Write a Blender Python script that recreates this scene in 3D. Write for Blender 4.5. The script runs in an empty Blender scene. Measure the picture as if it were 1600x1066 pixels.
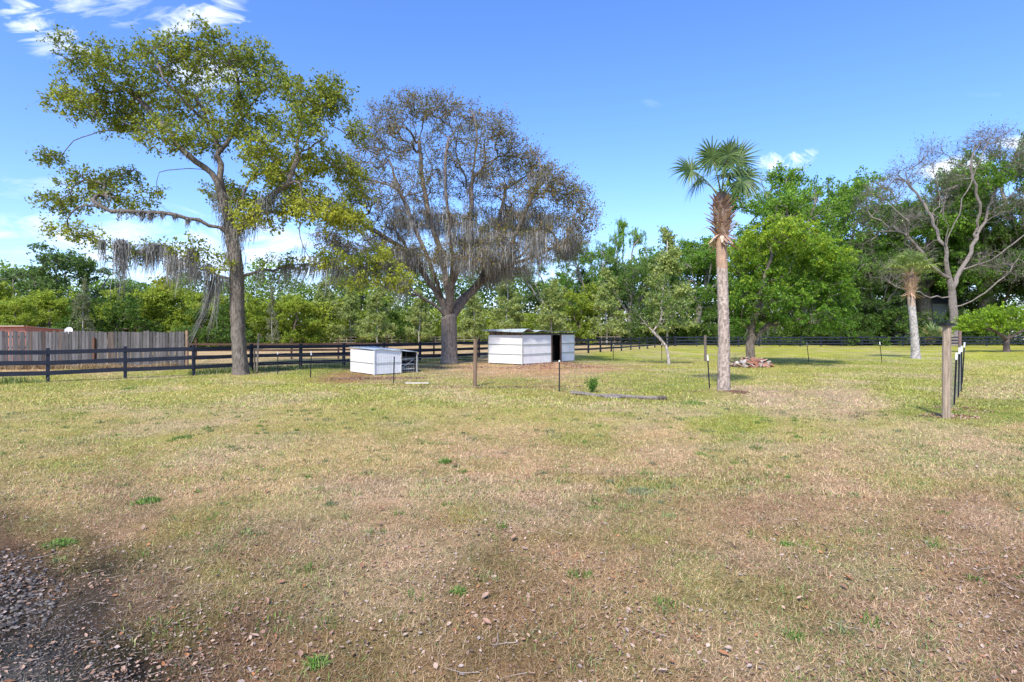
import bpy, math
import numpy as np
from mathutils import Vector

scene = bpy.context.scene
R = math.radians
# ------------------------------------------------------------------ camera
EYE, HZ, F = 1.75, 518.0, 900.0
cam_d = bpy.data.cameras.new('camera'); cam = bpy.data.objects.new('camera', cam_d)
scene.collection.objects.link(cam); scene.camera = cam
cam.location = (0, 0, EYE); cam.rotation_euler = (R(90), 0, 0)
cam_d.sensor_width = 36; cam_d.lens = 36 * F / 1600; cam_d.shift_y = -(533 - HZ) / 1600
cam_d.clip_start = 0.05; cam_d.clip_end = 3000
scene.render.resolution_x, scene.render.resolution_y = 1024, 682
# ------------------------------------------------------------------ world
SUN_DIR = Vector((-0.30, -0.80, 0.90)).normalized()
sun_el = math.asin(SUN_DIR.z); sun_az = math.atan2(SUN_DIR.x, SUN_DIR.y)
world = bpy.data.worlds.new('World'); scene.world = world; world.use_nodes = True
wt = world.node_tree; wt.nodes.clear()
def WN(t, **k):
    n = wt.nodes.new(t)
    for a, b in k.items(): setattr(n, a, b)
    return n
def wmath(op, a, b=None, c=None, clamp=False):
    n = WN('ShaderNodeMath', operation=op); n.use_clamp = clamp
    for i, v in enumerate((a, b, c)):
        if v is None: continue
        if isinstance(v, (int, float)): n.inputs[i].default_value = v
        else: wt.links.new(v, n.inputs[i])
    return n.outputs[0]
sky = WN('ShaderNodeTexSky', sky_type='NISHITA'); sky.sun_disc = False
sky.sun_elevation = sun_el; sky.sun_rotation = sun_az
sky.air_density = 1.0; sky.dust_density = 0.6; sky.ozone_density = 2.6
gam = WN('ShaderNodeGamma'); gam.inputs[1].default_value = 1.0
hs = WN('ShaderNodeHueSaturation'); hs.inputs['Saturation'].default_value = 1.17; hs.inputs['Value'].default_value = 1.0
wt.links.new(sky.outputs[0], hs.inputs['Color'])
tc = WN('ShaderNodeTexCoord'); sp = WN('ShaderNodeSeparateXYZ'); wt.links.new(tc.outputs['Generated'], sp.inputs[0])
dx, dy, dz = sp.outputs[0], sp.outputs[1], sp.outputs[2]
ady = wmath('MAXIMUM', wmath('ABSOLUTE', dy), 0.08)
cu = wmath('DIVIDE', dx, ady); cv = wmath('DIVIDE', dz, ady)
cmb = WN('ShaderNodeCombineXYZ')
wt.links.new(cu, cmb.inputs[0]); wt.links.new(cv, cmb.inputs[1])
def cnoise(scale, sx, sy, rot, detail, dist):
    mp = WN('ShaderNodeMapping'); mp.inputs['Rotation'].default_value = (0, 0, rot); mp.inputs['Scale'].default_value = (sx, sy, 1)
    n = WN('ShaderNodeTexNoise'); n.inputs['Scale'].default_value = scale; n.inputs['Detail'].default_value = detail
    n.inputs['Distortion'].default_value = dist; n.inputs['Roughness'].default_value = 0.6
    wt.links.new(cmb.outputs[0], mp.inputs[0]); wt.links.new(mp.outputs[0], n.inputs['Vector']); return n.outputs[0]
n_wisp = cnoise(7.0, 1.0, 3.2, R(24), 10, 1.2)
n_puff = cnoise(11.0, 1.0, 1.8, R(8), 8, 0.5)
def blob(px, py, rx, ry, rot, noise, gain, soft):
    u0, v0 = (px - 800) / 900, (518 - py) / 900
    c, s = math.cos(R(rot)), math.sin(R(rot))
    du = wmath('SUBTRACT', cu, u0); dv = wmath('SUBTRACT', cv, v0)
    a = wmath('DIVIDE', wmath('ADD', wmath('MULTIPLY', du, c), wmath('MULTIPLY', dv, s)), rx / 900)
    b = wmath('DIVIDE', wmath('ADD', wmath('MULTIPLY', du, -s), wmath('MULTIPLY', dv, c)), ry / 900)
    r2 = wmath('ADD', wmath('MULTIPLY', a, a), wmath('MULTIPLY', b, b))
    m = wmath('SUBTRACT', 1.0, r2)                       # 1 at centre, <0 outside
    f = wmath('MULTIPLY', wmath('SUBTRACT', wmath('ADD', noise, wmath('MULTIPLY', m, 0.22)), 0.60), soft, clamp=True)
    mm = wmath('MULTIPLY', m, 1.8, clamp=True)
    return wmath('MULTIPLY', wmath('MULTIPLY', f, mm), gain)
clouds = [blob(58, 42, 105, 46, -26, n_wisp, 0.8, 4.5), blob(150, 5, 140, 42, -5, n_wisp, 0.7, 3.2),
          blob(318, 34, 95, 46, 12, n_wisp, 0.85, 4.5), blob(320, 110, 75, 45, 0, n_puff, 0.9, 4.5),
          blob(130, 85, 42, 20, -20, n_wisp, 0.6, 4.0),
          blob(1226, 253, 66, 27, 12, n_puff, 1.0, 7), blob(1520, 262, 95, 32, 6, n_puff, 0.95, 5), blob(1580, 225, 55, 16, 8, n_puff, 0.8, 5),
          blob(1022, 163, 28, 11, 0, n_wisp, 0.10, 4), blob(1530, 148, 60, 8, 0, n_wisp, 0.10, 4),
          blob(70, 290, 110, 34, 0, n_wisp, 0.22, 3.5), blob(260, 380, 520, 75, 0, n_wisp, 0.8, 2.6), blob(700, 420, 900, 40, 0, n_wisp, 0.4, 2.0)]
tot = clouds[0]
for c_ in clouds[1:]: tot = wmath('ADD', tot, c_, clamp=True)
mixc = WN('ShaderNodeMix', data_type='RGBA'); wt.links.new(tot, mixc.inputs[0])
tn = WN('ShaderNodeMix', data_type='RGBA', blend_type='MULTIPLY'); tn.inputs[0].default_value = 1.0; tn.inputs[7].default_value = (0.74, 0.765, 0.99, 1)
wt.links.new(hs.outputs[0], tn.inputs[6]); wt.links.new(tn.outputs[2], mixc.inputs[6]); mixc.inputs[7].default_value = (5.0, 5.2, 5.5, 1)
bg = WN('ShaderNodeBackground'); bg.inputs[1].default_value = 0.145
wo = WN('ShaderNodeOutputWorld'); wt.links.new(mixc.outputs[2], bg.inputs[0]); wt.links.new(bg.outputs[0], wo.inputs[0])
# ------------------------------------------------------------------ sun
sun_d = bpy.data.lights.new('sun', 'SUN'); sun_d.energy = 2.75; sun_d.angle = R(5.0); sun_d.color = (1.0, 0.945, 0.86)
sun = bpy.data.objects.new('sun', sun_d); scene.collection.objects.link(sun)
sun.rotation_euler = (-SUN_DIR).to_track_quat('-Z', 'Y').to_euler()
scene.view_settings.view_transform = 'Standard'; scene.view_settings.look = 'None'
scene.view_settings.exposure = 1.1; scene.view_settings.gamma = 1.0; scene.view_settings.use_curve_mapping = False
scene.cycles.max_bounces = 6; scene.cycles.transparent_max_bounces = 6
scene.cycles.diffuse_bounces = 3; scene.cycles.glossy_bounces = 2; scene.cycles.transmission_bounces = 3

# ================================================================== helpers
COL = scene.collection.objects
def at(px, py, Y): return np.array(((px - 800) / F * Y, Y, EYE - (py - HZ) / F * Y))
def gnd(px, py):
    Y = EYE * F / (py - HZ); return np.array(((px - 800) / F * Y, Y, 0.0))
def tag(o, label=None, cat=None, group=None, kind=None):
    if label: o['label'] = label
    if cat: o['category'] = cat
    if group: o['group'] = group
    if kind: o['kind'] = kind
    return o
def empty(name, loc, label=None, cat=None, group=None):
    o = bpy.data.objects.new(name, None); COL.link(o); o.location = tuple(float(v) for v in loc); o.empty_display_size = 0.2
    return tag(o, label, cat, group)
def nrm(a): return a / np.maximum(np.linalg.norm(a, axis=-1, keepdims=True), 1e-9)

class MB:
    """collects numpy geometry for ONE mesh object"""
    def __init__(s): s.v = []; s.q = []; s.t = []; s.c = []; s.n = 0
    def add(s, v, quads=None, tris=None, col=None):
        v = np.asarray(v, dtype=np.float32).reshape(-1, 3)
        if quads is not None and len(quads): s.q.append(np.asarray(quads, dtype=np.int64).reshape(-1, 4) + s.n)
        if tris is not None and len(tris): s.t.append(np.asarray(tris, dtype=np.int64).reshape(-1, 3) + s.n)
        if col is None: col = np.ones((len(v), 3))
        col = np.asarray(col, dtype=np.float32)
        if col.ndim == 1: col = np.tile(col, (len(v), 1))
        s.v.append(v); s.c.append(col); s.n += len(v); return s
    def box(s, c, size, ax=None, col=None):
        """ax: 3x3 rows = local axes"""
        h = np.asarray(size, float) / 2
        l = np.array([[x, y, z] for z in (-1, 1) for y in (-1, 1) for x in (-1, 1)], float) * h
        if ax is not None: l = l @ np.asarray(ax, float)
        return s.add(l + np.asarray(c, float), [[0, 2, 3, 1], [4, 5, 7, 6], [0, 1, 5, 4], [2, 6, 7, 3], [0, 4, 6, 2], [1, 3, 7, 5]], col=col)
    def beam(s, a, b, w, h, up=(0, 0, 1), col=None):
        a, b = np.asarray(a, float), np.asarray(b, float); d = b - a; L = np.linalg.norm(d); d = d / L
        side = np.cross(d, up); side /= np.linalg.norm(side); u = np.cross(side, d)
        return s.box((a + b) / 2, (L, w, h), [d, side, u], col)
    def tube(s, pts, rad, k=8, cap=True, col=None):
        pts = np.asarray(pts, float); n = len(pts); rad = np.broadcast_to(np.asarray(rad, float), (n,))
        d = nrm(np.gradient(pts, axis=0)); ref = np.array((0.31, 0.93, 0.17)); 
        u = nrm(np.cross(d, ref)); w = np.cross(d, u)
        a = np.arange(k) / k * 2 * np.pi
        v = pts[:, None] + rad[:, None, None] * (np.cos(a)[None, :, None] * u[:, None] + np.sin(a)[None, :, None] * w[:, None])
        i = np.arange(n - 1)[:, None] * k; j = np.arange(k)[None]; j2 = (j + 1) % k
        q = np.stack([i + j, i + j2, i + k + j2, i + k + j], -1).reshape(-1, 4)
        s.add(v.reshape(-1, 3), q, col=col)
        if cap:
            for r_, sgn in ((0, -1), (n - 1, 1)):
                ring = v[r_]; c = pts[r_][None]
                t = [[k, (x + 1) % k, x] if sgn < 0 else [k, x, (x + 1) % k] for x in range(k)]
                s.add(np.vstack([ring, c]), tris=t, col=None if col is None or np.ndim(col) > 1 else col)
        return s
    def mesh(s, name, smooth=False):
        me = bpy.data.meshes.new(name)
        v = np.concatenate(s.v); c = np.concatenate(s.c)
        q = np.concatenate(s.q) if s.q else np.zeros((0, 4), np.int64); t = np.concatenate(s.t) if s.t else np.zeros((0, 3), np.int64)
        me.vertices.add(len(v)); me.vertices.foreach_set('co', v.ravel())
        me.loops.add(q.size + t.size); me.loops.foreach_set('vertex_index', np.concatenate([q.ravel(), t.ravel()]).astype(np.int32))
        me.polygons.add(len(q) + len(t))
        ls = np.concatenate([np.arange(len(q)) * 4, q.size + np.arange(len(t)) * 3]).astype(np.int32)
        me.polygons.foreach_set('loop_start', ls)
        me.polygons.foreach_set('use_smooth', np.full(len(q) + len(t), bool(smooth)))
        me.update(calc_edges=True)
        a = me.color_attributes.new('Col', 'FLOAT_COLOR', 'POINT')
        a.data.foreach_set('color', np.hstack([c, np.ones((len(c), 1), np.float32)]).astype(np.float32).ravel())
        return me
    def build(s, name, mat, parent=None, smooth=False, origin=None):
        w = np.zeros(3); pr = parent
        while pr is not None: w += np.array(pr.location); pr = pr.parent
        if parent is not None: s.v = [x - w.astype(np.float32) for x in s.v]       # geometry is given in world coordinates
        me = s.mesh(name, smooth); me.materials.append(mat)
        o = bpy.data.objects.new(name, me); COL.link(o)
        if parent is not None: o.parent = parent
        return o
def copy_thing(o, parent=None):
    c = o.copy(); COL.link(c)
    if parent is not None: c.parent = parent
    for ch in list(o.children): copy_thing(ch, c)
    return c

# value noise
_tab = np.random.default_rng(5).random((256, 256)).astype(np.float32)
def vn(x, y, s=1.0, seed=0):
    x = np.asarray(x) * s + seed * 17.3 + 1000; y = np.asarray(y) * s + seed * 9.7 + 1000
    xi = np.floor(x).astype(np.int64); yi = np.floor(y).astype(np.int64); fx = x - xi; fy = y - yi
    fx = fx * fx * (3 - 2 * fx); fy = fy * fy * (3 - 2 * fy)
    g = lambda a, b: _tab[a & 255, b & 255]
    return (g(xi, yi) * (1 - fx) + g(xi + 1, yi) * fx) * (1 - fy) + (g(xi, yi + 1) * (1 - fx) + g(xi + 1, yi + 1) * fx) * fy
def fbm(x, y, s=1.0, seed=0, o=4):
    r = 0; a = 1; t = 0
    for k in range(o): r = r + a * vn(x, y, s * 2 ** k, seed + k * 3); t += a; a *= .55
    return r / t

# ------------------------------------------------------------------ materials
def material(name, rough=0.8, col=None, attr=False, translucent=0, var=0.0, vscale=5.0, stretch=(1, 1, 1), bump=0.0, bscale=30.0, spec=0.3, metallic=0, ramp=None, voronoi=None, tint=(1, 1, 1)):
    m = bpy.data.materials.new(name); m.use_nodes = True; nt = m.node_tree; N = nt.nodes; L = nt.links
    b = N['Principled BSDF']; b.inputs['Roughness'].default_value = rough; b.inputs['Specular IOR Level'].default_value = spec; b.inputs['Metallic'].default_value = metallic
    out = N['Material Output']
    tcn = N.new('ShaderNodeTexCoord'); mp = N.new('ShaderNodeMapping'); mp.inputs['Scale'].default_value = stretch; L.new(tcn.outputs['Object'], mp.inputs[0])
    if attr:
        a = N.new('ShaderNodeAttribute'); a.attribute_name = 'Col'; src = a.outputs['Color']
        if tint != (1, 1, 1):
            mt = N.new('ShaderNodeMix'); mt.data_type = 'RGBA'; mt.blend_type = 'MULTIPLY'; mt.inputs[0].default_value = 1; L.new(src, mt.inputs[6]); mt.inputs[7].default_value = (*tint, 1); src = mt.outputs[2]
    else:
        rg = N.new('ShaderNodeRGB'); rg.outputs[0].default_value = (*(col or (1, 1, 1)), 1); src = rg.outputs[0]
    if ramp:
        nz = N.new('ShaderNodeTexNoise'); nz.inputs['Scale'].default_value = vscale; nz.inputs['Detail'].default_value = 8; nz.inputs['Roughness'].default_value = 0.65
        L.new(mp.outputs[0], nz.inputs['Vector'])
        cr = N.new('ShaderNodeValToRGB'); L.new(nz.outputs[0], cr.inputs[0])
        cr.color_ramp.elements[0].position = ramp[0][0]; cr.color_ramp.elements[0].color = (*ramp[0][1], 1)
        cr.color_ramp.elements[1].position = ramp[-1][0]; cr.color_ramp.elements[1].color = (*ramp[-1][1], 1)
        for p_, c_ in ramp[1:-1]:
            e = cr.color_ramp.elements.new(p_); e.color = (*c_, 1)
        if attr:
            mt = N.new('ShaderNodeMix'); mt.data_type = 'RGBA'; mt.blend_type = 'MULTIPLY'; mt.inputs[0].default_value = 1; L.new(src, mt.inputs[6]); L.new(cr.outputs[0], mt.inputs[7]); src = mt.outputs[2]
        else: src = cr.outputs[0]
    if var:
        nz = N.new('ShaderNodeTexNoise'); nz.inputs['Scale'].default_value = vscale; nz.inputs['Detail'].default_value = 6
        L.new(mp.outputs[0], nz.inputs['Vector'])
        mr = N.new('ShaderNodeMapRange'); mr.inputs[1].default_value = 0.3; mr.inputs[2].default_value = 0.7; mr.inputs[3].default_value = 1 - var; mr.inputs[4].default_value = 1 + var; L.new(nz.outputs[0], mr.inputs[0])
        mt = N.new('ShaderNodeMix'); mt.data_type = 'RGBA'; mt.blend_type = 'MULTIPLY'; mt.inputs[0].default_value = 1; L.new(src, mt.inputs[6]); L.new(mr.outputs[0], mt.inputs[7]); src = mt.outputs[2]
    L.new(src, b.inputs['Base Color'])
    if bump:
        if voronoi:
            nz = N.new('ShaderNodeTexVoronoi'); nz.inputs['Scale'].default_value = bscale
        else:
            nz = N.new('ShaderNodeTexNoise'); nz.inputs['Scale'].default_value = bscale; nz.inputs['Detail'].default_value = 8; nz.inputs['Roughness'].default_value = .7
        L.new(mp.outputs[0], nz.inputs['Vector'])
        bm_ = N.new('ShaderNodeBump'); bm_.inputs['Strength'].default_value = bump; bm_.inputs['Distance'].default_value = 0.09 if name == 'bark' else 0.03; L.new(nz.outputs[0], bm_.inputs['Height']); L.new(bm_.outputs[0], b.inputs['Normal'])
    if translucent:
        tr = N.new('ShaderNodeBsdfTranslucent'); L.new(src, tr.inputs[0]); ms = N.new('ShaderNodeMixShader'); ms.inputs[0].default_value = translucent
        L.new(b.outputs[0], ms.inputs[1]); L.new(tr.outputs[0], ms.inputs[2]); L.new(ms.outputs[0], out.inputs[0])
    return m
M = dict(
    leaf=material('leaf', 0.55, attr=True, translucent=0.48, spec=0.25),
    grass=material('grass_blades', 0.75, attr=True, translucent=0.25, spec=0.15),
    litter=material('dead_leaf', 0.8, attr=True, spec=0.2),
    bark=material('bark', 0.9, attr=True, ramp=[(0.32, (0.42, 0.39, 0.37)), (0.48, (0.95, .95, .95)), (0.66, (1.5, 1.5, 1.5))], vscale=7, stretch=(2.0, 2.0, 0.6), bump=1.0, bscale=8),
    moss=material('moss', 0.95, attr=True, translucent=0.2, spec=0.05),
    black=material('black_board', 0.6, ramp=[(0.3, (0.006, 0.008, 0.016)), (0.7, (0.022, 0.027, 0.045))], vscale=3, stretch=(1, 1, 6), spec=0.35),
    brownw=material('brown_board', 0.85, ramp=[(0.3, (0.05, 0.03, 0.022)), (0.7, (0.13, 0.075, 0.05))], vscale=3, stretch=(1, 1, 5), spec=0.2),
    greyw=material('grey_weathered_wood', 0.9, attr=True, ramp=[(0.3, (0.6, 0.6, 0.6)), (0.7, (1.25, 1.25, 1.25))], vscale=4, stretch=(3, 3, 0.35), bump=0.5, bscale=20),
    postw=material('post_wood', 0.9, attr=True, ramp=[(0.3, (0.45, 0.45, 0.42)), (0.5, (0.95, .95, .95)), (0.72, (1.3, 1.3, 1.25))], vscale=7, stretch=(4, 4, 0.35), bump=0.6, bscale=12),
    white=material('white_sheet_metal', 0.95, attr=True, var=.05, vscale=3, spec=0.05),
    tin=material('tin_roof', 0.5, ramp=[(0.3, (0.24, 0.28, 0.29)), (0.55, (0.46, 0.52, 0.53)), (0.8, (0.36, 0.30, 0.25))], vscale=2.5, metallic=0.2, spec=0.5),
    steel=material('dark_steel', 0.6, col=(0.018, 0.022, 0.024), var=0.3, spec=0.4),
    whitep=material('white_paint', 0.55, col=(0.78, 0.78, 0.76)),
    wire=material('wire', 0.5, col=(0.22, 0.24, 0.24), metallic=0.5),
    blackp=material('black_cap', 0.45, col=(0.012, 0.012, 0.014), spec=0.5),
    stone=material('stone', 0.9, attr=True, ramp=[(0.3, (0.6, 0.6, 0.6)), (0.7, (1.25, 1.25, 1.25))], vscale=14, bump=0.5, bscale=30),
    mulch=material('mulch', 0.95, attr=True),
    salmon=material('salmon_siding', 0.8, col=(0.62, 0.23, 0.15), var=0.15, vscale=3),
    roofp=material('pale_roof', 0.6, col=(0.42, 0.33, 0.28), var=0.1),
    housew=material('grey_siding', 0.8, col=(0.36, 0.42, 0.5), var=0.1),
    shingle=material('roof_shingle', 0.85, col=(0.13, 0.14, 0.16), var=0.2, vscale=6),
    glass=material('dark_glass', 0.1, col=(0.02, 0.025, 0.03), spec=0.6),
    rubber=material('rubber', 0.8, col=(0.02, 0.02, 0.02)),
)

# ================================================================== ground
T_ = np.array((.56, .405, .235)); G_ = np.array((.38, .405, .06)); D_ = np.array((.12, .215, .035)); B_ = np.array((.31, .20, .11))
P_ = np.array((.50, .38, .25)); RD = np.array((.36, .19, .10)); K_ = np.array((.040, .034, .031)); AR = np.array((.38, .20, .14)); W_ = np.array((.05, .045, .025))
# px, py, colour, greenness, bareness
CP = [(30, 620, .7*G_+.3*T_, .65, 0), (100, 650, .55*G_+.45*T_, .5, 0), (300, 615, .75*G_+.25*T_, .7, 0), (250, 690, .45*G_+.55*T_, .4, 0), (60, 720, .4*G_+.55*T_, .4, 0),
 (450, 640, .5*G_+.5*T_, .5, 0), (560, 612, .9*G_+.1*D_, .9, 0), (450, 600, .8*G_+.2*T_, .8, 0), (640, 622, .75*G_+.25*T_, .75, 0), (800, 600, .6*G_+.2*T_, .6, 0), (700, 596, .5*G_+.4*T_, .5, 0), (800, 640, .65*G_+.35*T_, .6, 0),
 (950, 645, .7*G_+.3*T_, .7, 0), (1150, 655, .85*G_+.15*D_, .9, 0), (1240, 655, .6*G_+.3*T_, .6, 0), (1300, 622, P_, .1, .5), (1200, 620, P_, .1, .5), (1340, 632, .8*P_+.2*G_, .2, .3), (1240, 638, .8*P_+.2*G_, .2, .3),
 (1410, 640, .6*G_+.3*D_, .8, 0), (1420, 610, .8*G_+.2*D_, .7, 0), (1550, 605, .5*T_+.45*G_, .5, 0), (1560, 645, .5*D_+.5*G_, .9, 0), (1580, 680, .6*T_+.3*G_, .3, 0), (1250, 590, .75*G_+.2*T_, .7, 0), (1330, 570, .75*G_+.25*D_, .8, 0),
 (1300, 550, G_*1.15, .9, 0), (1500, 552, G_*1.15, .9, 0), (1590, 580, G_*.8+T_*.3, .7, 0), (1100, 550, G_*1.05, .9, 0), (950, 562, .8*G_+.2*D_, .8, 0), (980, 590, .7*G_+.2*T_, .7, 0), (1050, 600, .7*G_+.2*D_, .8, 0), (1100, 580, .8*G_+.2*T_, .7, 0),
 (870, 577, RD*.8+T_*.35, .0, .9), (780, 580, RD*.6+T_*.5, .05, .7), (930, 576, RD*.5+T_*.5, .1, .7), (690, 580, B_*.8+G_*.2, .2, .4), (640, 590, B_*.5+G_*.5, .4, .2), (560, 590, RD*.6+B_*.3, .1, .6), (590, 594, RD*.5+G_*.4, .2, .4),
 (800, 690, .85*T_+.15*B_, .12, 0), (600, 700, .7*T_+.3*G_, .25, 0), (1000, 715, T_*.9+.1*B_, .1, 0), (1000, 680, .75*T_+.25*G_, .25, 0), (1300, 720, .8*T_+.2*B_, .12, 0), (1500, 700, .6*T_+.3*G_, .3, 0), (1400, 670, .6*G_+.4*T_, .4, 0), (1200, 690, .6*T_+.4*G_, .3, 0),
 (300, 760, .7*T_+.2*B_+.1*G_, .25, 0), (450, 720, .7*T_+.3*G_, .3, 0), (100, 770, .6*T_+.2*B_+.2*G_, .3, .1), (200, 820, .5*T_+.4*B_, .3, .1), (600, 780, .6*T_+.35*B_, .2, 0), (900, 800, .6*B_+.4*T_, .2, 0), (1010, 770, .4*B_+.35*T_+.2*G_, .4, 0), (1200, 800, .6*B_+.4*T_, .15, 0), (1500, 800, .65*B_+.35*T_, .15, 0),
 (500, 900, .8*B_+.2*G_, .3, .1), (800, 950, .85*B_+.1*G_, .3, .1), (1200, 950, .85*B_+.1*T_, .22, .1), (1550, 950, .9*B_+.1*T_, .18, .2), (330, 880, .75*B_+.2*G_, .35, .1), (90, 850, .5*B_+.3*K_+.2*G_, .35, .3), (450, 1020, .8*B_+.1*G_, .35, .2), (330, 1000, B_*.8+K_*.1, .15, .2),
 (60, 960, K_*.9+B_*.25, .03, .9), (160, 1010, K_*.9+B_*.15, .02, 1), (20, 890, K_*.7+B_*.4, .08, .8), (30, 1055, np.array((.15, .16, .175)), .0, 1), (100, 1035, np.array((.07, .07, .075)), .0, 1), (60, 1000, K_*.8, .0, 1), (150, 960, K_*.9, .0, 1), (10, 940, K_*.9, 0, 1), (0, 1000, K_*.8, .0, 1), (190, 1060, K_*.8, 0, 1), (215, 935, K_*.3+B_*.65, .12, .4), (290, 1060, K_*.25+B_*.7, .1, .35),
 (30, 577, T_*.7+RD*.3, .1, .1), (200, 572, T_*.8+RD*.2, .1, .1), (60, 590, G_*.8+D_*.2, .7, 0), (250, 587, G_*.7+D_*.25, .8, 0), (330, 556, T_*1.1, .1, .3), (450, 556, T_*1.05, .1, .3), (600, 553, T_*1.05, .1, .3), (470, 568, .4*T_+.5*G_, .5, 0), (480, 576, G_*.6+D_*.4, .9, 0), (700, 556, T_, .1, .3), (640, 575, .5*G_+.3*B_, .5, 0),
 (330, 534.5, AR*.6+T_*.4, .0, 1), (450, 534, AR, 0, 1), (600, 533.5, AR*.6+P_*.5, 0, 1), (700, 533, AR*.3+P_*.7, 0, 1), (850, 534, P_*.6+T_*.4, 0, 1), (330, 529, G_*1.1, .8, 0), (450, 528.5, AR*.4+G_*.5, .3, 0), (560, 540, T_*.6+P_*.4, .1, .6), (850, 545, T_*.9, .2, 0), (900, 538, T_*.9+.1*G_, .2, .3), (980, 534, T_*.7+.3*G_, .3, 0),
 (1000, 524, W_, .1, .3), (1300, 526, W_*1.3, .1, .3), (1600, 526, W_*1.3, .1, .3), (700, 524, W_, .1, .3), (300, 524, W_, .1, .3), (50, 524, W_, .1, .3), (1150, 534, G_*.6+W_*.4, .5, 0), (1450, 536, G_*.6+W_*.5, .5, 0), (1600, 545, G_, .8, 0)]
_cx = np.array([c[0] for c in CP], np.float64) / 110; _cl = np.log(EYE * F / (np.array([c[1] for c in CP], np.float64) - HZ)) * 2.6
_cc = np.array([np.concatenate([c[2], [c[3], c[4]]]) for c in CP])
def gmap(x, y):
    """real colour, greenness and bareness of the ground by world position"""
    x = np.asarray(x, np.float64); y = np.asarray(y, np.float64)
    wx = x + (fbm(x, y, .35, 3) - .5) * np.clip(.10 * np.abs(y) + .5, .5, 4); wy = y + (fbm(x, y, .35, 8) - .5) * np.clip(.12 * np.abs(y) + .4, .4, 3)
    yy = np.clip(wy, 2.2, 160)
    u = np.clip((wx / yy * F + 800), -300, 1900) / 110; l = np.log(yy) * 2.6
    out = np.zeros((x.size, 5)); uf = u.ravel(); lf = l.ravel()
    for i in range(0, x.size, 40000):
        d2 = (uf[i:i + 40000, None] - _cx) ** 2 + (lf[i:i + 40000, None] - _cl) ** 2 + .02
        w = d2 ** -2.0; out[i:i + 40000] = (w @ _cc) / w.sum(1, keepdims=True)
    out = out.reshape(x.shape + (5,)); bare = out[..., 4:5]
    a = fbm(x, y, 1.1, 41, 4)[..., None]; b = fbm(x, y, 3.4, 42, 3)[..., None]; c = fbm(x, y, .45, 43, 3)[..., None]
    far = np.clip(np.abs(y) / 25, 0, 1)[..., None]; wgt = (1 - bare * .7)
    col = out[..., :3]
    col = col + (G_ * .85 - col) * np.clip((a - .53) * 5, 0, .75) * wgt * (.3 + out[..., 3:4])
    col = col + (np.array((.52, .42, .27)) - col) * np.clip((c - .52) * 4, 0, .5) * wgt
    col = col + (np.array((.24, .14, .085)) - col) * np.clip((b - .57) * 4.5, 0, .38) * wgt * (1 - far * .7)
    nr = np.clip((16 - np.abs(y)) / 8, 0, 1)[..., None] * (1 - np.clip(out[..., 3:4] * 1.3, 0, 1)); col = col * (1 + nr * np.array((.0, -.02, -.05)))
    out[..., :3] = col * (.72 + .56 * b); out[..., 3] = np.clip(out[..., 3] * (.35 + 1.3 * a[..., 0]), 0, 1)
    return out
MND = gnd(868, 577); PALM = gnd(1131, 613); MUL = gnd(1105, 620)
def hgt(x, y):
    h = (fbm(x, y, .3, 1) - .5) * .10 + (fbm(x, y, 2.2, 4, 3) - .5) * .035
    fade = np.clip((np.hypot(x, y) - 1) / 4, .3, 1)
    h = h * fade
    h = h + .30 * np.exp(-(((x - MND[0]) / 1.9) ** 2 + ((y - MND[1]) / .75) ** 2)) * (.8 + .4 * vn(x, y, 2.3, 9))
    h = h + .17 * np.exp(-(((x - MUL[0] - .1) / .62) ** 2 + ((y - MUL[1] - .1) / .35) ** 2)) * (.6 + .8 * vn(x, y, 6, 9))
    return h
def gz(x, y): return float(hgt(np.array([x]), np.array([y]))[0])
nx, ny = 460, 440
tx = np.linspace(-1, 1, nx); gx = 2.2 * np.sinh(tx * 6.4)
ty = np.linspace(-1, 1, ny); gy = 5 + 2.0 * np.sinh(ty * 6.5)
gx, gy = np.clip(gx, -650, 650), np.clip(gy, -600, 700)
XX, YY = np.meshgrid(gx, gy); ZZ = hgt(XX, YY)
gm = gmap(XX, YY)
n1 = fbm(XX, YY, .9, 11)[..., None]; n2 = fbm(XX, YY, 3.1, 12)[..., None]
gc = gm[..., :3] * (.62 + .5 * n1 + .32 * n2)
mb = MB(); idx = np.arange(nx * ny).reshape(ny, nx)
mb.add(np.stack([XX, YY, ZZ], -1), np.stack([idx[:-1, :-1], idx[:-1, 1:], idx[1:, 1:], idx[1:, :-1]], -1), col=gc.reshape(-1, 3))
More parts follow.
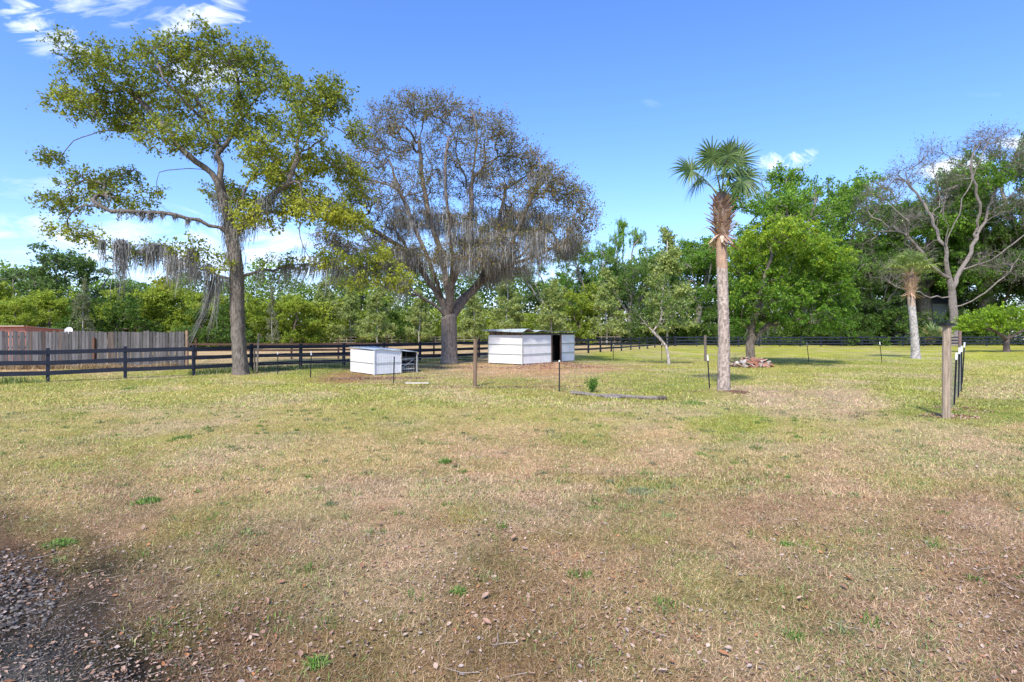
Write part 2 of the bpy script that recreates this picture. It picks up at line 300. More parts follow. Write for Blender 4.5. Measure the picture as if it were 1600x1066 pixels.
def ground_mat():
    m = bpy.data.materials.new('soil_and_turf'); m.use_nodes = True; nt = m.node_tree; N = nt.nodes; L = nt.links; b = N['Principled BSDF']
    b.inputs['Roughness'].default_value = 0.95; b.inputs['Specular IOR Level'].default_value = 0.1
    a = N.new('ShaderNodeAttribute'); a.attribute_name = 'Col'; t = N.new('ShaderNodeTexCoord')
    def nz(s, d=6, r=.65, st=None):
        n = N.new('ShaderNodeTexNoise'); n.inputs['Scale'].default_value = s; n.inputs['Detail'].default_value = d; n.inputs['Roughness'].default_value = r; L.new(t.outputs['Object'], n.inputs['Vector']); return n.outputs[0]
    def mul(src, fac, lo, hi, c0, c1):
        r = N.new('ShaderNodeValToRGB'); r.color_ramp.elements[0].position = lo; r.color_ramp.elements[1].position = hi
        r.color_ramp.elements[0].color = (*c0, 1); r.color_ramp.elements[1].color = (*c1, 1); L.new(fac, r.inputs[0])
        x = N.new('ShaderNodeMix'); x.data_type = 'RGBA'; x.blend_type = 'MULTIPLY'; x.inputs[0].default_value = 1; L.new(src, x.inputs[6]); L.new(r.outputs[0], x.inputs[7]); return x.outputs[2]
    c = mul(a.outputs['Color'], nz(1.3), .35, .65, (.85, .95, .8), (1.15, 1.05, 1.1))
    c = mul(c, nz(7), .33, .66, (.75, .8, .7), (1.22, 1.15, 1.15))
    c = mul(c, nz(38, 4, .8), .34, .66, (.42, .40, .38), (1.35, 1.3, 1.25))
    c = mul(c, nz(140, 3, .8), .36, .62, (.6, .58, .55), (1.25, 1.25, 1.25))
    L.new(c, b.inputs['Base Color'])
    bp = N.new('ShaderNodeBump'); bp.inputs['Strength'].default_value = .9; bp.inputs['Distance'].default_value = .04; L.new(nz(30, 8, .8), bp.inputs['Height']); L.new(bp.outputs[0], b.inputs['Normal'])
    return m
ground = tag(mb.build('ground', ground_mat(), smooth=True), kind='structure')

# ---------------------------------------------------------------- grass
rg = np.random.default_rng(11)
def scatter(n, y0, y1, power, margin=1.08, xr=None):
    """positions on the ground, thinner with distance"""
    u = rg.random(n); a = 1 - power                    # density falls as y**-power per metre of depth strip
    y = (y0 ** (a + 1) + u * (y1 ** (a + 1) - y0 ** (a + 1))) ** (1 / (a + 1)) if abs(a + 1) > 1e-6 else y0 * (y1 / y0) ** u
    x = (rg.random(n) * 2 - 1) * (y * .889 * margin + 1.6)
    return x, y
def blades(x, y, length, width, elev, col, curve=False):
    n = len(x); z = hgt(x, y); az = rg.random(n) * 2 * np.pi
    p = np.stack([x, y, z - .004], -1); ca, sa = np.cos(az), np.sin(az)
    d = np.stack([ca * np.cos(elev), sa * np.cos(elev), np.sin(elev)], -1)
    sd = rg.random(n) * 2 * np.pi; s = nrm(np.stack([-sa, ca, .5 * np.cos(sd)], -1)) * (width / 2)[:, None]
    m = MB()
    if not curve:
        v = np.stack([p - s, p + s, p + d * length[:, None]], 1)
        m.add(v, tris=np.arange(3 * n).reshape(-1, 3), col=np.repeat(col, 3, 0))
    else:
        mid = p + d * length[:, None] * .55 + 0; tip = mid + (d * np.array((1.25, 1.25, .35))) * length[:, None] * .5
        v = np.stack([p - s, p + s, mid + s * .8, mid - s * .8, tip], 1); i = np.arange(n)[:, None] * 5
        m.add(v, quads=i + np.array([[0, 1, 2, 3]]), tris=i + np.array([[3, 2, 4]]), col=np.repeat(col, 5, 0))
    return m
def dryc(n, g):
    pal = np.array([(.44, .31, .18), (.43, .30, .175), (.31, .21, .12), (.50, .39, .27), (.31, .25, .19), (.40, .21, .12), (.15, .10, .06), (.46, .32, .21)])
    c = pal[rg.choice(len(pal), n, p=[.22, .2, .13, .13, .08, .08, .09, .07])] * (.42 + 1.2 * rg.random((n, 1)))
    lum = g[:, :3].mean(1, keepdims=True) / .30
    return c * .70 * lum + g[:, :3] * .68 * (.72 + .6 * rg.random((n, 1)))
def grnc(n, g):
    pal = np.array([(.33, .34, .08), (.24, .30, .06), (.15, .23, .04), (.40, .38, .13), (.22, .25, .11)])
    c = pal[rg.choice(len(pal), n, p=[.3, .25, .15, .2, .1])] * (.55 + .9 * rg.random((n, 1)))
    return c * 1.05 + g[:, :3] * .25
parts = []
# dry thatch
for n, y0, y1, pw, ln, wd in ((400000, 1.6, 6.5, 1.2, .043, .0046), (420000, 6.0, 14, 1.3, .046, .0075), (190000, 13, 34, 1.6, .08, .017)):
    x, y = scatter(n, y0, y1, pw); g = gmap(x, y)
    keep = rg.random(n) > g[:, 4] * .85; x, y, g = x[keep], y[keep], g[keep]; n = len(x)
    lf = ln * (.5 + 1.0 * rg.random(n)); e = R(4) + np.abs(rg.normal(0, R(24), n)); e = np.minimum(e, R(70))
    parts.append(blades(x, y, lf, wd * (.6 + .8 * rg.random(n)), e, dryc(n, g)))
# living grass
for n, y0, y1, pw, ln, wd in ((120000, 1.6, 6.5, 1.2, .042, .0042), (200000, 6, 14, 1.3, .046, .0075), (170000, 13, 40, 1.6, .07, .017)):
    x, y = scatter(n, y0, y1, pw); g = gmap(x, y)
    pr = np.clip(g[:, 3] * (1.5 if y0 > 10 else 1.15) * np.clip((fbm(x, y, 1.6, 21) - .32) * 4.0, .04, 1.2), 0, 1)
    keep = rg.random(n) < pr; x, y, g = x[keep], y[keep], g[keep]; n = len(x)
    lf = ln * (.5 + 1.1 * rg.random(n)); e = R(25) + rg.random(n) * R(50)
    parts.append(blades(x, y, lf, wd * (.6 + .8 * rg.random(n)), e, grnc(n, g) * (1 - np.clip((11 - y) / 6, 0, 1)[:, None] * np.array((.34, .20, .15))), curve=True))
def merge(ms):
    m = MB()
    for k in ms:
        m.q += [a + m.n for a in k.q]; m.t += [a + m.n for a in k.t]; m.v += k.v; m.c += k.c; m.n += k.n
    return m
tag(merge(parts).build('grass', M['grass']), kind='stuff', label='short half dry lawn grass covering the whole yard', cat='grass')
# clumps of small soft tufts in the lawn (uncountable)
def tuft_mesh(cx, cy, rad, n, ln, wd, cols, up=(35, 85), flat=.6):
    r_ = rad * np.sqrt(rg.random(n)); a = rg.random(n) * 2 * np.pi
    x = cx + r_ * np.cos(a); y = cy + r_ * np.sin(a) * 1.0
    c = np.array(cols)[rg.integers(0, len(cols), n)] * (.7 + .6 * rg.random((n, 1)))
    e = R(up[0]) + rg.random(n) * R(up[1] - up[0])
    return blades(x, y, ln * (.5 + .8 * rg.random(n)) * (1.15 - .6 * r_ / rad), wd * (.7 + .6 * rg.random(n)), e, c, curve=True)
ms = []
for k in range(760):
    x, y = scatter(1, 2.5, 13, 1.1); g = gmap(x, y)[0]
    if rg.random() > .25 + g[3] * 1.4 or g[4] > .6: continue
    col = [[(.10, .20, .03), (.15, .25, .05)], [(.18, .24, .08), (.28, .30, .12)], [(.20, .22, .13), (.14, .19, .08)]][rg.choice(3, p=[.35, .4, .25])]
    ms.append(tuft_mesh(x[0], y[0], .04 + .10 * rg.random(), int(14 + 34 * rg.random()), .05 + .05 * rg.random(), .004 + .0006 * y[0], col))
tag(merge(ms).build('grass_tufts', M['grass']), kind='stuff', label='loose green grass tufts sprinkled through the dry foreground lawn', cat='grass')

# ---------------------------------------------------------------- fallen leaves, twigs, gravel
def leaves_flat(x, y, L, Wd, col, tilt=.35, lift=.006):
    n = len(x); z = hgt(x, y) + lift + .012 * rg.random(n); az = rg.random(n) * 2 * np.pi
    t = nrm(np.stack([np.cos(az), np.sin(az), rg.normal(0, tilt, n)], -1)); up = nrm(np.stack([rg.normal(0, tilt, n), rg.normal(0, tilt, n), np.ones(n)], -1))
    s = nrm(np.cross(up, t)); up = np.cross(t, s); p = np.stack([x, y, z], -1); L = L[:, None]; Wd = Wd[:, None]
    curl = (rg.random((n, 1)) * .35) * Wd
    P = [p - t * L * .5, p - t * L * .12 - s * Wd * .5 + up * curl, p + t * L * .2 - s * Wd * .42 + up * curl, p + t * L * .5 + up * curl * 1.2,
         p + t * L * .2 + s * Wd * .42 + up * curl, p - t * L * .12 + s * Wd * .5 + up * curl, p + t * L * .05]
    v = np.stack(P, 1); i = np.arange(n)[:, None] * 7
    return MB().add(v, tris=np.concatenate([i + np.array([[6, a, b]]) for a, b in ((0, 1), (1, 2), (2, 3), (3, 4), (4, 5), (5, 0))]), col=np.repeat(col, 7, 0))
n = 120000; x, y = scatter(n, 1.7, 13, 1.7); g = gmap(x, y)
br = np.clip(1 - g[:, 3] * 1.6, .05, 1) * np.clip((fbm(x, y, .9, 31) - .25) * 2.6, .1, 1); near = np.clip(1.5 - y / 10, .12, 1)
keep = rg.random(n) < br * near; x, y, g = x[keep], y[keep], g[keep]; n = len(x)
lp = np.array([(.40, .27, .19), (.30, .18, .12), (.46, .34, .26), (.24, .13, .075), (.38, .17, .075), (.38, .30, .25), (.16, .10, .07)])
lc = lp[rg.choice(7, n, p=[.26, .2, .14, .14, .07, .1, .09])] * (.7 + .5 * rg.random((n, 1)))
sz = .009 + .028 * rg.random(n) ** 3.0; lm = leaves_flat(x, y, sz, sz * (.35 + .4 * rg.random(n)), lc)
n = 110; x, y = scatter(n, 2.6, 9, 1.6); lc = lp[rg.choice([2, 4, 3, 3, 0, 1, 0], n)] * (.8 + .5 * rg.random((n, 1)))
sz = .03 + .05 * rg.random(n); lm2 = leaves_flat(x, y, sz, sz * (.38 + .2 * rg.random(n)), lc, .3, .02)
tag(merge([lm, lm2]).build('leaf_litter', M['litter']), kind='stuff', label='brown fallen leaves and leaf crumbs scattered over the dry grass', cat='fallen leaves')
tw = MB()
for k in range(150):
    x, y = scatter(1, 2.6, 9, 1.3); a = rg.random() * 2 * np.pi; L = .05 + .16 * rg.random()
    z = gz(x[0], y[0]) + .018; p0 = np.array((x[0], y[0], z)); d = np.array((math.cos(a), math.sin(a), 0)); s = np.array((-d[1], d[0], 0))
    tw.tube([p0, p0 + d * L * .5 + s * rg.normal(0, .012), p0 + d * L + s * rg.normal(0, .02) + (0, 0, .01)], [.0022, .0018, .0012], 4, col=np.array((.34, .28, .24)) * (.6 + .7 * rg.random()))
for k in range(900):      # straw and bark shreds on the track corner
    t_ = gnd(rg.uniform(-60, 330), rg.uniform(880, 1075)); a = R(25) + rg.normal(0, 1.0); L = .015 + .05 * rg.random() ** 2; d = np.array((math.cos(a), math.sin(a), 0)); t_[2] = gz(t_[0], t_[1]) + .012
    tw.tube([t_, t_ + d * L + (0, 0, rg.uniform(-.004, .008))], [.0018, .0012], 3, cap=False, col=np.array((.30, .23, .18)) * (.25 + 1.0 * rg.random()))
tag(tw.build('twigs', M['litter']), kind='stuff', label='thin pale twigs and straw lying in the grass and on the track', cat='twigs')
# gravel on the track corner
def ico():
    ph = (1 + 5 ** .5) / 2; v = np.array([(-1, ph, 0), (1, ph, 0), (-1, -ph, 0), (1, -ph, 0), (0, -1, ph), (0, 1, ph), (0, -1, -ph), (0, 1, -ph), (ph, 0, -1), (ph, 0, 1), (-ph, 0, -1), (-ph, 0, 1)]) / math.hypot(1, ph)
    f = [(0, 11, 5), (0, 5, 1), (0, 1, 7), (0, 7, 10), (0, 10, 11), (1, 5, 9), (5, 11, 4), (11, 10, 2), (10, 7, 6), (7, 1, 8), (3, 9, 4), (3, 4, 2), (3, 2, 6), (3, 6, 8), (3, 8, 9), (4, 9, 5), (2, 4, 11), (6, 2, 10), (8, 6, 7), (9, 8, 1)]
    return v, np.array(f)
IV, IF = ico()
gv = MB()
for k in range(3600):
    px, py = rg.uniform(-90, 260), rg.uniform(860, 1085)
    if px > 240 - (py - 860) * .1 - 60 * rg.random() or (px - 0) / 200 + (985 - py) / 140 > 1.0 + rg.normal(0, .15): 
        if rg.random() < .93: continue
    big = 1.0 if (px + (py - 900) * .5 < 110 and py < 985) else .5
    p = gnd(px, py); p[2] = gz(p[0], p[1]); s = (.006 + .009 * rg.random()) * big
    c = np.array([(.115, .10, .09), (.17, .15, .13), (.07, .065, .06), (.22, .19, .165)][rg.integers(4)]) * (.6 + .6 * rg.random())
    gv.add(IV * (1 + .25 * rg.normal(0, 1, (12, 1))) * s * np.array((1.25, 1, .7)) + p + (0, 0, s * .3), tris=IF, col=c)
tag(gv.build('gravel', M['stone'], smooth=True), kind='stuff', label='small grey pebbles on the dark track corner at bottom left', cat='gravel')
# ash-grey sandy streaks of the track: a thin sheet of fine sand

# ================================================================== fences
def rows(pts, step):
    pts = [np.asarray(p, float) for p in pts]; out = []
    for a, b in zip(pts[:-1], pts[1:]):
        L = np.linalg.norm(b - a); k = max(1, round(L / step)); out += [a + (b - a) * i / k for i in range(k)]
    return out + [pts[-1]]
def board_fence(name, pts, step, H, rails, mat, label, pw=.11, bh=.14, group=None, side=1, top=True):
    ps = rows(pts, step); root = empty(name, (*ps[0], 0), label, 'fence', group); o = np.array((*ps[0], 0))
    tops = {z: [] for z in rails}; r_ = np.random.default_rng(len(ps))
    for i, p in enumerate(ps):
        z = gz(*p); m = MB(); d = ps[min(i + 1, len(ps) - 1)] - ps[max(i - 1, 0)]; d = d / np.linalg.norm(d); t = r_.normal(0, .008, 2)
        base = np.array((p[0], p[1], z - .1)); m.beam(base, base + np.array((t[0], t[1], H + .1)), pw, pw, up=(d[0], d[1], 0))
        m.build('post', mat, root, origin=o)
    for z0 in rails:
        m = MB()
        for i in range(len(ps) - 1):
            a, b = ps[i], ps[i + 1]; d = (b - a) / np.linalg.norm(b - a); nn = np.array((d[1], -d[0])) * (pw / 2 + .013) * side
            za, zb = gz(*a) + z0 + r_.normal(0, .008), gz(*b) + z0 + r_.normal(0, .008)
            A = np.array((*(a + nn + d * .003), za)); B_ = np.array((*(b + nn - d * .003), zb)); m.beam(A, B_, .024, bh)
        m.build('rail', mat, root, origin=o)
    return root
FL = [(-19.8, 17.4), (-12.6, 22.8), (-8.3, 28.4), (-3.6, 34.2), (6.1, 46), (18.9, 67)]
board_fence('board_fence', FL, 2.35, 1.2, (.33, .69, 1.05), M['black'], 'black three rail board fence running from the lower left edge away past the sheds', bh=.15)
board_fence('board_fence', [(19.1, 67.2), (44, 68.5), (80, 70)], 2.6, 1.2, (.33, .69, 1.05), M['black'], 'black board fence crossing the back of the lawn in front of the dark woods', bh=.15)
BF = [(-20.6, 36.0), (-11, 37.5), (-2.5, 38.5)]
board_fence('board_fence', [(-22.5, 35.5), (-11, 36.5), (-2.2, 38.5), (2.5, 46.0)], 2.9, 1.28, (.22, .58, .95), M['brownw'], 'brown stained board fence just behind the black fence around the tan paddock', pw=.10, bh=.13)
mg = material('grey_board', .85, ramp=[(.3, (.16, .135, .11)), (.7, (.32, .28, .24))], vscale=2, stretch=(1, 1, 5))
board_fence('board_fence', [(-48, 72), (-20, 77), (5, 80), (22, 82)], 2.0, 1.15, (.28, .62, 1.0), mg, 'pale grey weathered board fence on the far side of the riding paddock', pw=.11, bh=.10)
# privacy fence: pickets as one panel per bay
def privacy():
    a = np.array((-28.5, 26.2)); b = np.array((-15.7, 27.6)); L = np.linalg.norm(b - a); d = (b - a) / L; nn = np.array((d[1], -d[0])); o = np.array((*a, 0)); r_ = np.random.default_rng(4)
    root = empty('privacy_fence', o, 'tall weathered grey picket privacy fence behind the black fence at far left', 'fence')
    nb = 6; 
    for bay in range(nb):
        m = MB(); s0 = L * bay / nb; s1 = L * (bay + 1) / nb; s = s0
        while s < s1 - .05:
            p = a + d * (s + .068); h = 1.74 + r_.normal(0, .018) + (.035 if bay < 2 else 0); z = gz(*p); tl = r_.normal(0, .006)
            c = np.array((.125, .118, .115)) * r_.uniform(.6, 1.25) * (np.array((.8, .65, .55)) if r_.random() < .06 else 1)
            P = np.array((*(p + nn * (r_.normal(0, .006))), z)); w = .064; t = .009; D = np.array((*d, 0)); Nn = np.array((*nn, 0))
            prof = [(-w, .03), (w, .03), (w, h - .03), (w - .025, h), (-w + .025, h), (-w, h - .03)]
            f = [P + D * (x + tl * y) + Nn * t + np.array((0, 0, y)) for x, y in prof]; bk = [q - Nn * 2 * t for q in f]
            k = 6; quads = [[i, i + k, (i + 1) % k + k, (i + 1) % k] for i in range(k)]
            m.add(f + bk, quads + [[0, 1, 2, 5], [2, 3, 4, 5], [6, 11, 8, 7], [8, 11, 10, 9]], col=c); s += .142 + abs(r_.normal(0, .003))
        m.build('picket_panel', M['greyw'], root, origin=o)
    for z0 in (.3, 1.0, 1.5):
        m = MB(); A = a - nn * .035; B_ = b - nn * .035; m.beam((*A, z0), (*B_, z0), .04, .09, col=np.array((.2, .17, .15))); m.build('rail', M['greyw'], root, origin=o)
    for k in range(nb + 1):
        p = a + d * L * k / nb - nn * .12; m = MB(); m.beam((*p, -.1), (*p, 1.72), .09, .09, up=(0, 1, 0), col=np.array((.2, .14, .10))); m.build('post', M['greyw'], root, origin=o)
    p = a + d * (L * .69) + nn * .07; m = MB(); m.beam((*p, -.1), (*p, 1.45), .09, .10, up=(0, 1, 0), col=np.array((.15, .075, .045))); tag(m.build('post', M['greyw'], root, origin=o), label='rusty brown post in front of the pickets')
    p = b + d * .12; m = MB(); m.beam((*p, -.1), (*p, 1.8), .10, .10, up=(0, 1, 0), col=np.array((.34, .22, .14))); m.build('post', M['greyw'], root, origin=o)
privacy()
# dry tall grass at the foot of the privacy fence
g1 = np.random.default_rng(8); n = 5200
s_ = g1.random(n); px_ = -28.5 + 12.8 * s_ + g1.normal(0, .1, n); py_ = 26.0 + 1.4 * s_ - g1.uniform(.05, .6, n)
dg = np.array([(.50, .38, .20), (.40, .26, .14), (.55, .44, .28), (.30, .20, .11)])[g1.integers(0, 4, n)] * g1.uniform(.6, 1.2, (n, 1))
tag(blades(px_, py_, .22 + .42 * g1.random(n) * vn(px_, py_, 1.3, 2), np.full(n, .02), R(62) + g1.random(n) * R(25), dg, curve=True).build('dry_grass', M['grass']), kind='stuff', label='tall straw coloured dry grass at the foot of the picket fence', cat='grass')
n = 9000; k_ = g1.random(n) * 3.3; FLa = np.array(FL[:4]); i_ = np.minimum(k_.astype(int), 2); f_ = (k_ - i_)[:, None]
pp = FLa[i_] * (1 - f_) + FLa[i_ + 1] * f_; pp = pp + g1.normal(0, .28, (n, 2)) + np.array((-.1, .15))
keep = vn(pp[:, 0], pp[:, 1], .7, 5) * (.4 + .6 * (k_ > 1)) > .22; pp = pp[keep]; n = len(pp)
gg = np.array([(.10, .19, .03), (.16, .24, .06), (.22, .27, .10), (.30, .30, .16)])[g1.integers(0, 4, n)] * g1.uniform(.6, 1.2, (n, 1))
tag(blades(pp[:, 0], pp[:, 1], .12 + .3 * g1.random(n), np.full(n, .016), R(50) + g1.random(n) * R(38), gg, curve=True).build('fence_weeds', M['grass']), kind='stuff', label='uncut green weeds along the foot of the black board fence', cat='weeds')

# ------------------------------------------------------------------ wire fence: posts + mesh
def t_post(root, p, top, o, white=True, label=None, tip=.13):
    p = np.asarray(p, float); top = np.asarray(top, float); d = top - p; L = np.linalg.norm(d); d /= L
    m = MB(); u = nrm(np.cross(d, (0, 1, 0))); w = np.cross(u, d); q = p - d * .1; e = top - d * (tip if white else 0)
    m.box((q + e) / 2, (np.linalg.norm(e - q), .036, .006), [d, u, w]); m.box((q + e) / 2 - w * .017, (np.linalg.norm(e - q), .006, .030), [d, u, w])
    for k in range(int(L / .1)): m.box(p + d * (.05 + k * .1) + w * .006, (.02, .012, .009), [d, u, w])
    post = m.build('steel_post', M['steel'], root, origin=o)
    if label: post['label'] = label
    if white:
        m = MB(); m.box(top - d * tip / 2, (tip, .040, .010), [d, u, w]); m.box(top - d * tip / 2 - w * .017, (tip, .010, .034), [d, u, w]); m.build('white_tip', M['whitep'], post, origin=(0, 0, 0))
    return post
def w_post(root, p, top, w, o, col, cap=False, rnd=True, name='wooden_post'):
    p = np.asarray(p, float) - (0, 0, .1); top = np.asarray(top, float); m = MB()
    k = 12; n = 8; ts = np.linspace(0, 1, n); pts = p + (top - p) * ts[:, None]
    rr = w / 2 * (1 + .03 * np.sin(ts * 9 + p[0])); m.tube(pts, rr, k, col=np.array(col))
    post = m.build(name, M['postw'], root, origin=o)
    if cap:
        m = MB(); c = top + np.array((0, 0, .012)); m.box(c, (w * 1.5, w * 1.5, .03)); m.box(c + (0, 0, .028), (w * 1.15, w * 1.15, .024)); m.build('cap', M['blackp'], post)
    return post
def wires(root, pts, H, o, nh=8, dv=.152, r=.0016):
    m = MB()
    for a, b in zip(pts[:-1], pts[1:]):
        a = np.array((*a, gz(*a))); b = np.array((*b, gz(*b))); L = np.linalg.norm(b - a); k = max(2, int(L / 1.0))
        for j in range(nh):
            z = .06 + (H - .08) * j / (nh - 1); ts = np.linspace(0, 1, k + 1)[:, None]; q = a + (b - a) * ts + np.array((0, 0, z)); q[:, 2] += .012 * np.sin(ts[:, 0] * 17 + j) * (ts[:, 0] * (1 - ts[:, 0])) * 4
            m.tube(q, r, 3, cap=False)
        nv = int(L / dv)
        for i in range(1, nv):
            q = a + (b - a) * i / nv; m.tube([q + (0, 0, .06), q + (0, 0, H - .02)], r * .9, 3, cap=False)
    return m.build('wire_mesh', M['wire'], root, origin=o)
def ptop(p, pxt, pyt): return np.array(((pxt - 800) / F * p[1], p[1], EYE - (pyt - HZ) / F * p[1]))
BROWN = (.22, .145, .095); GREY = (.40, .33, .25)
# front run
fr = [(398, 582), (434, 586), (485, 590), (615, 600), (742, 604.5), (874, 613), (1109, 612)]
fg = [gnd(*q) for q in fr]; o = np.array((*fg[4][:2], 0))
wf = empty('wire_fence', o, 'thin wire mesh fence with a brown wooden post across the middle of the yard', 'fence')
w_post(wf, fg[0], ptop(fg[0], 397.5, 544), .075, o, (.26, .21, .17))
st = gnd(401, 582) + (.03, -.05, 0); m = MB(); m.tube([st - (0, 0, .1), ptop(st, 404, 521)], [.04, .033], 8, col=np.array((.42, .34, .26))); m.build('leaning_stake', M['postw'], wf, origin=o)
t_post(wf, fg[1], ptop(fg[1], 434, 550), o, tip=.10); t_post(wf, fg[2], ptop(fg[2], 486.5, 549), o, tip=.15)
t_post(wf, fg[3], ptop(fg[3], 616, 557), o, white=False); w_post(wf, fg[4], ptop(fg[4], 743, 530), .125, o, BROWN)
t_post(wf, fg[5], ptop(fg[5], 874, 563), o, white=True, tip=.05); t_post(wf, fg[6], ptop(fg[6], 1105.5, 555), o, tip=.16, label='leaning steel post with a white tip beside the palm trunk')
wires(wf, [q[:2] for q in fg], .9, o)
# back run
bk = [(958, 562), (1034, 563), (1102, 564.5), (1167, 563.5), (1264, 566), (1378, 566), (1499, 568)]
bgp = [gnd(*q) for q in bk]; o = np.array((*bgp[2][:2], 0))
wb = empty('wire_fence', o, 'faint wire mesh garden fence on steel posts crossing the grass behind the palm tree', 'fence')
t_post(wb, bgp[0], ptop(bgp[0], 958.5, 538), o, white=True, tip=.06); t_post(wb, bgp[1], ptop(bgp[1], 1034, 537), o, tip=.08)
w_post(wb, bgp[2], ptop(bgp[2], 1102, 524), .15, o, (.17, .14, .125))
t_post(wb, bgp[3], ptop(bgp[3], 1166, 537), o, tip=.16); t_post(wb, bgp[4], ptop(bgp[4], 1260.5, 535), o, tip=.16); t_post(wb, bgp[5], ptop(bgp[5], 1374.5, 534), o, tip=.18)
wires(wb, [q[:2] for q in bgp], .95, o, r=.002)
# side run at right
sd_ = [(1478.5, 655), (1490.5, 634), (1497, 622.5), (1501.5, 612.5), (1503, 601), (1503.5, 590), (1499.5, 569)]
sg = [gnd(*q) for q in sd_]; o = np.array((*sg[0][:2], 0))
ws = empty('wire_fence', o, 'row of white tipped steel posts receding behind a thick capped wooden corner post', 'fence')
w_post(ws, sg[0], ptop(sg[0], 1479.5, 509), .15, o, (.36, .28, .20), cap=True)
for k, (tx_, ty_) in zip(range(1, 6), ((1494.5, 552), (1499, 543), (1502.5, 541), (1507, 535), (1506.5, 546))): t_post(ws, sg[k], ptop(sg[k], tx_, min(ty_, 551)), o, tip=.17)
w_post(ws, sg[6], ptop(sg[6], 1500, 517), .15, o, (.20, .13, .11))
wires(ws, [q[:2] for q in sg], 1.15, o)

# ================================================================== sheds
def sheet(m, a, b, z0a, z0b, z1a, z1b, nrm_, t=.02, rib=.10, col=(.74, .73, .71)):
    """ribbed upright metal sheet from a to b (xy)"""
    a = np.asarray(a, float); b = np.asarray(b, float); L = np.linalg.norm(b - a); n = max(2, int(L / rib)) ; f = []
    ss = []
    for i in range(n):
        s = i / n; e = 1 / n; ss += [(s, 0), (s + e * .70, 0), (s + e * .78, 1), (s + e * .92, 1)]
    ss.append((1, 0)); nn = np.array((*nrm_, 0.)); r_ = np.random.default_rng(int(abs(a[0] * 100)))
    fr = []; 
    for s, k in ss:
        p = a + (b - a) * s; off = nn * (k * .007)
        fr.append(np.array((*p, z0a + (z0b - z0a) * s)) + off); fr.append(np.array((*p, z1a + (z1b - z1a) * s)) + off)
    bkk = [q - nn * t - nn * .016 * 0 for q in fr]; v = fr + bkk; N = len(fr); q = []
    for i in range(len(ss) - 1):
        j = 2 * i; q += [[j, j + 2, j + 3, j + 1], [N + j, N + j + 1, N + j + 3, N + j + 2], [j, N + j, N + j + 2, j + 2], [j + 1, j + 3, N + j + 3, N + j + 1]]
    q += [[0, 1, N + 1, N], [N - 2, 2 * N - 2, 2 * N - 1, N - 1]]
    m.add(v, q, col=np.array(col)); return m
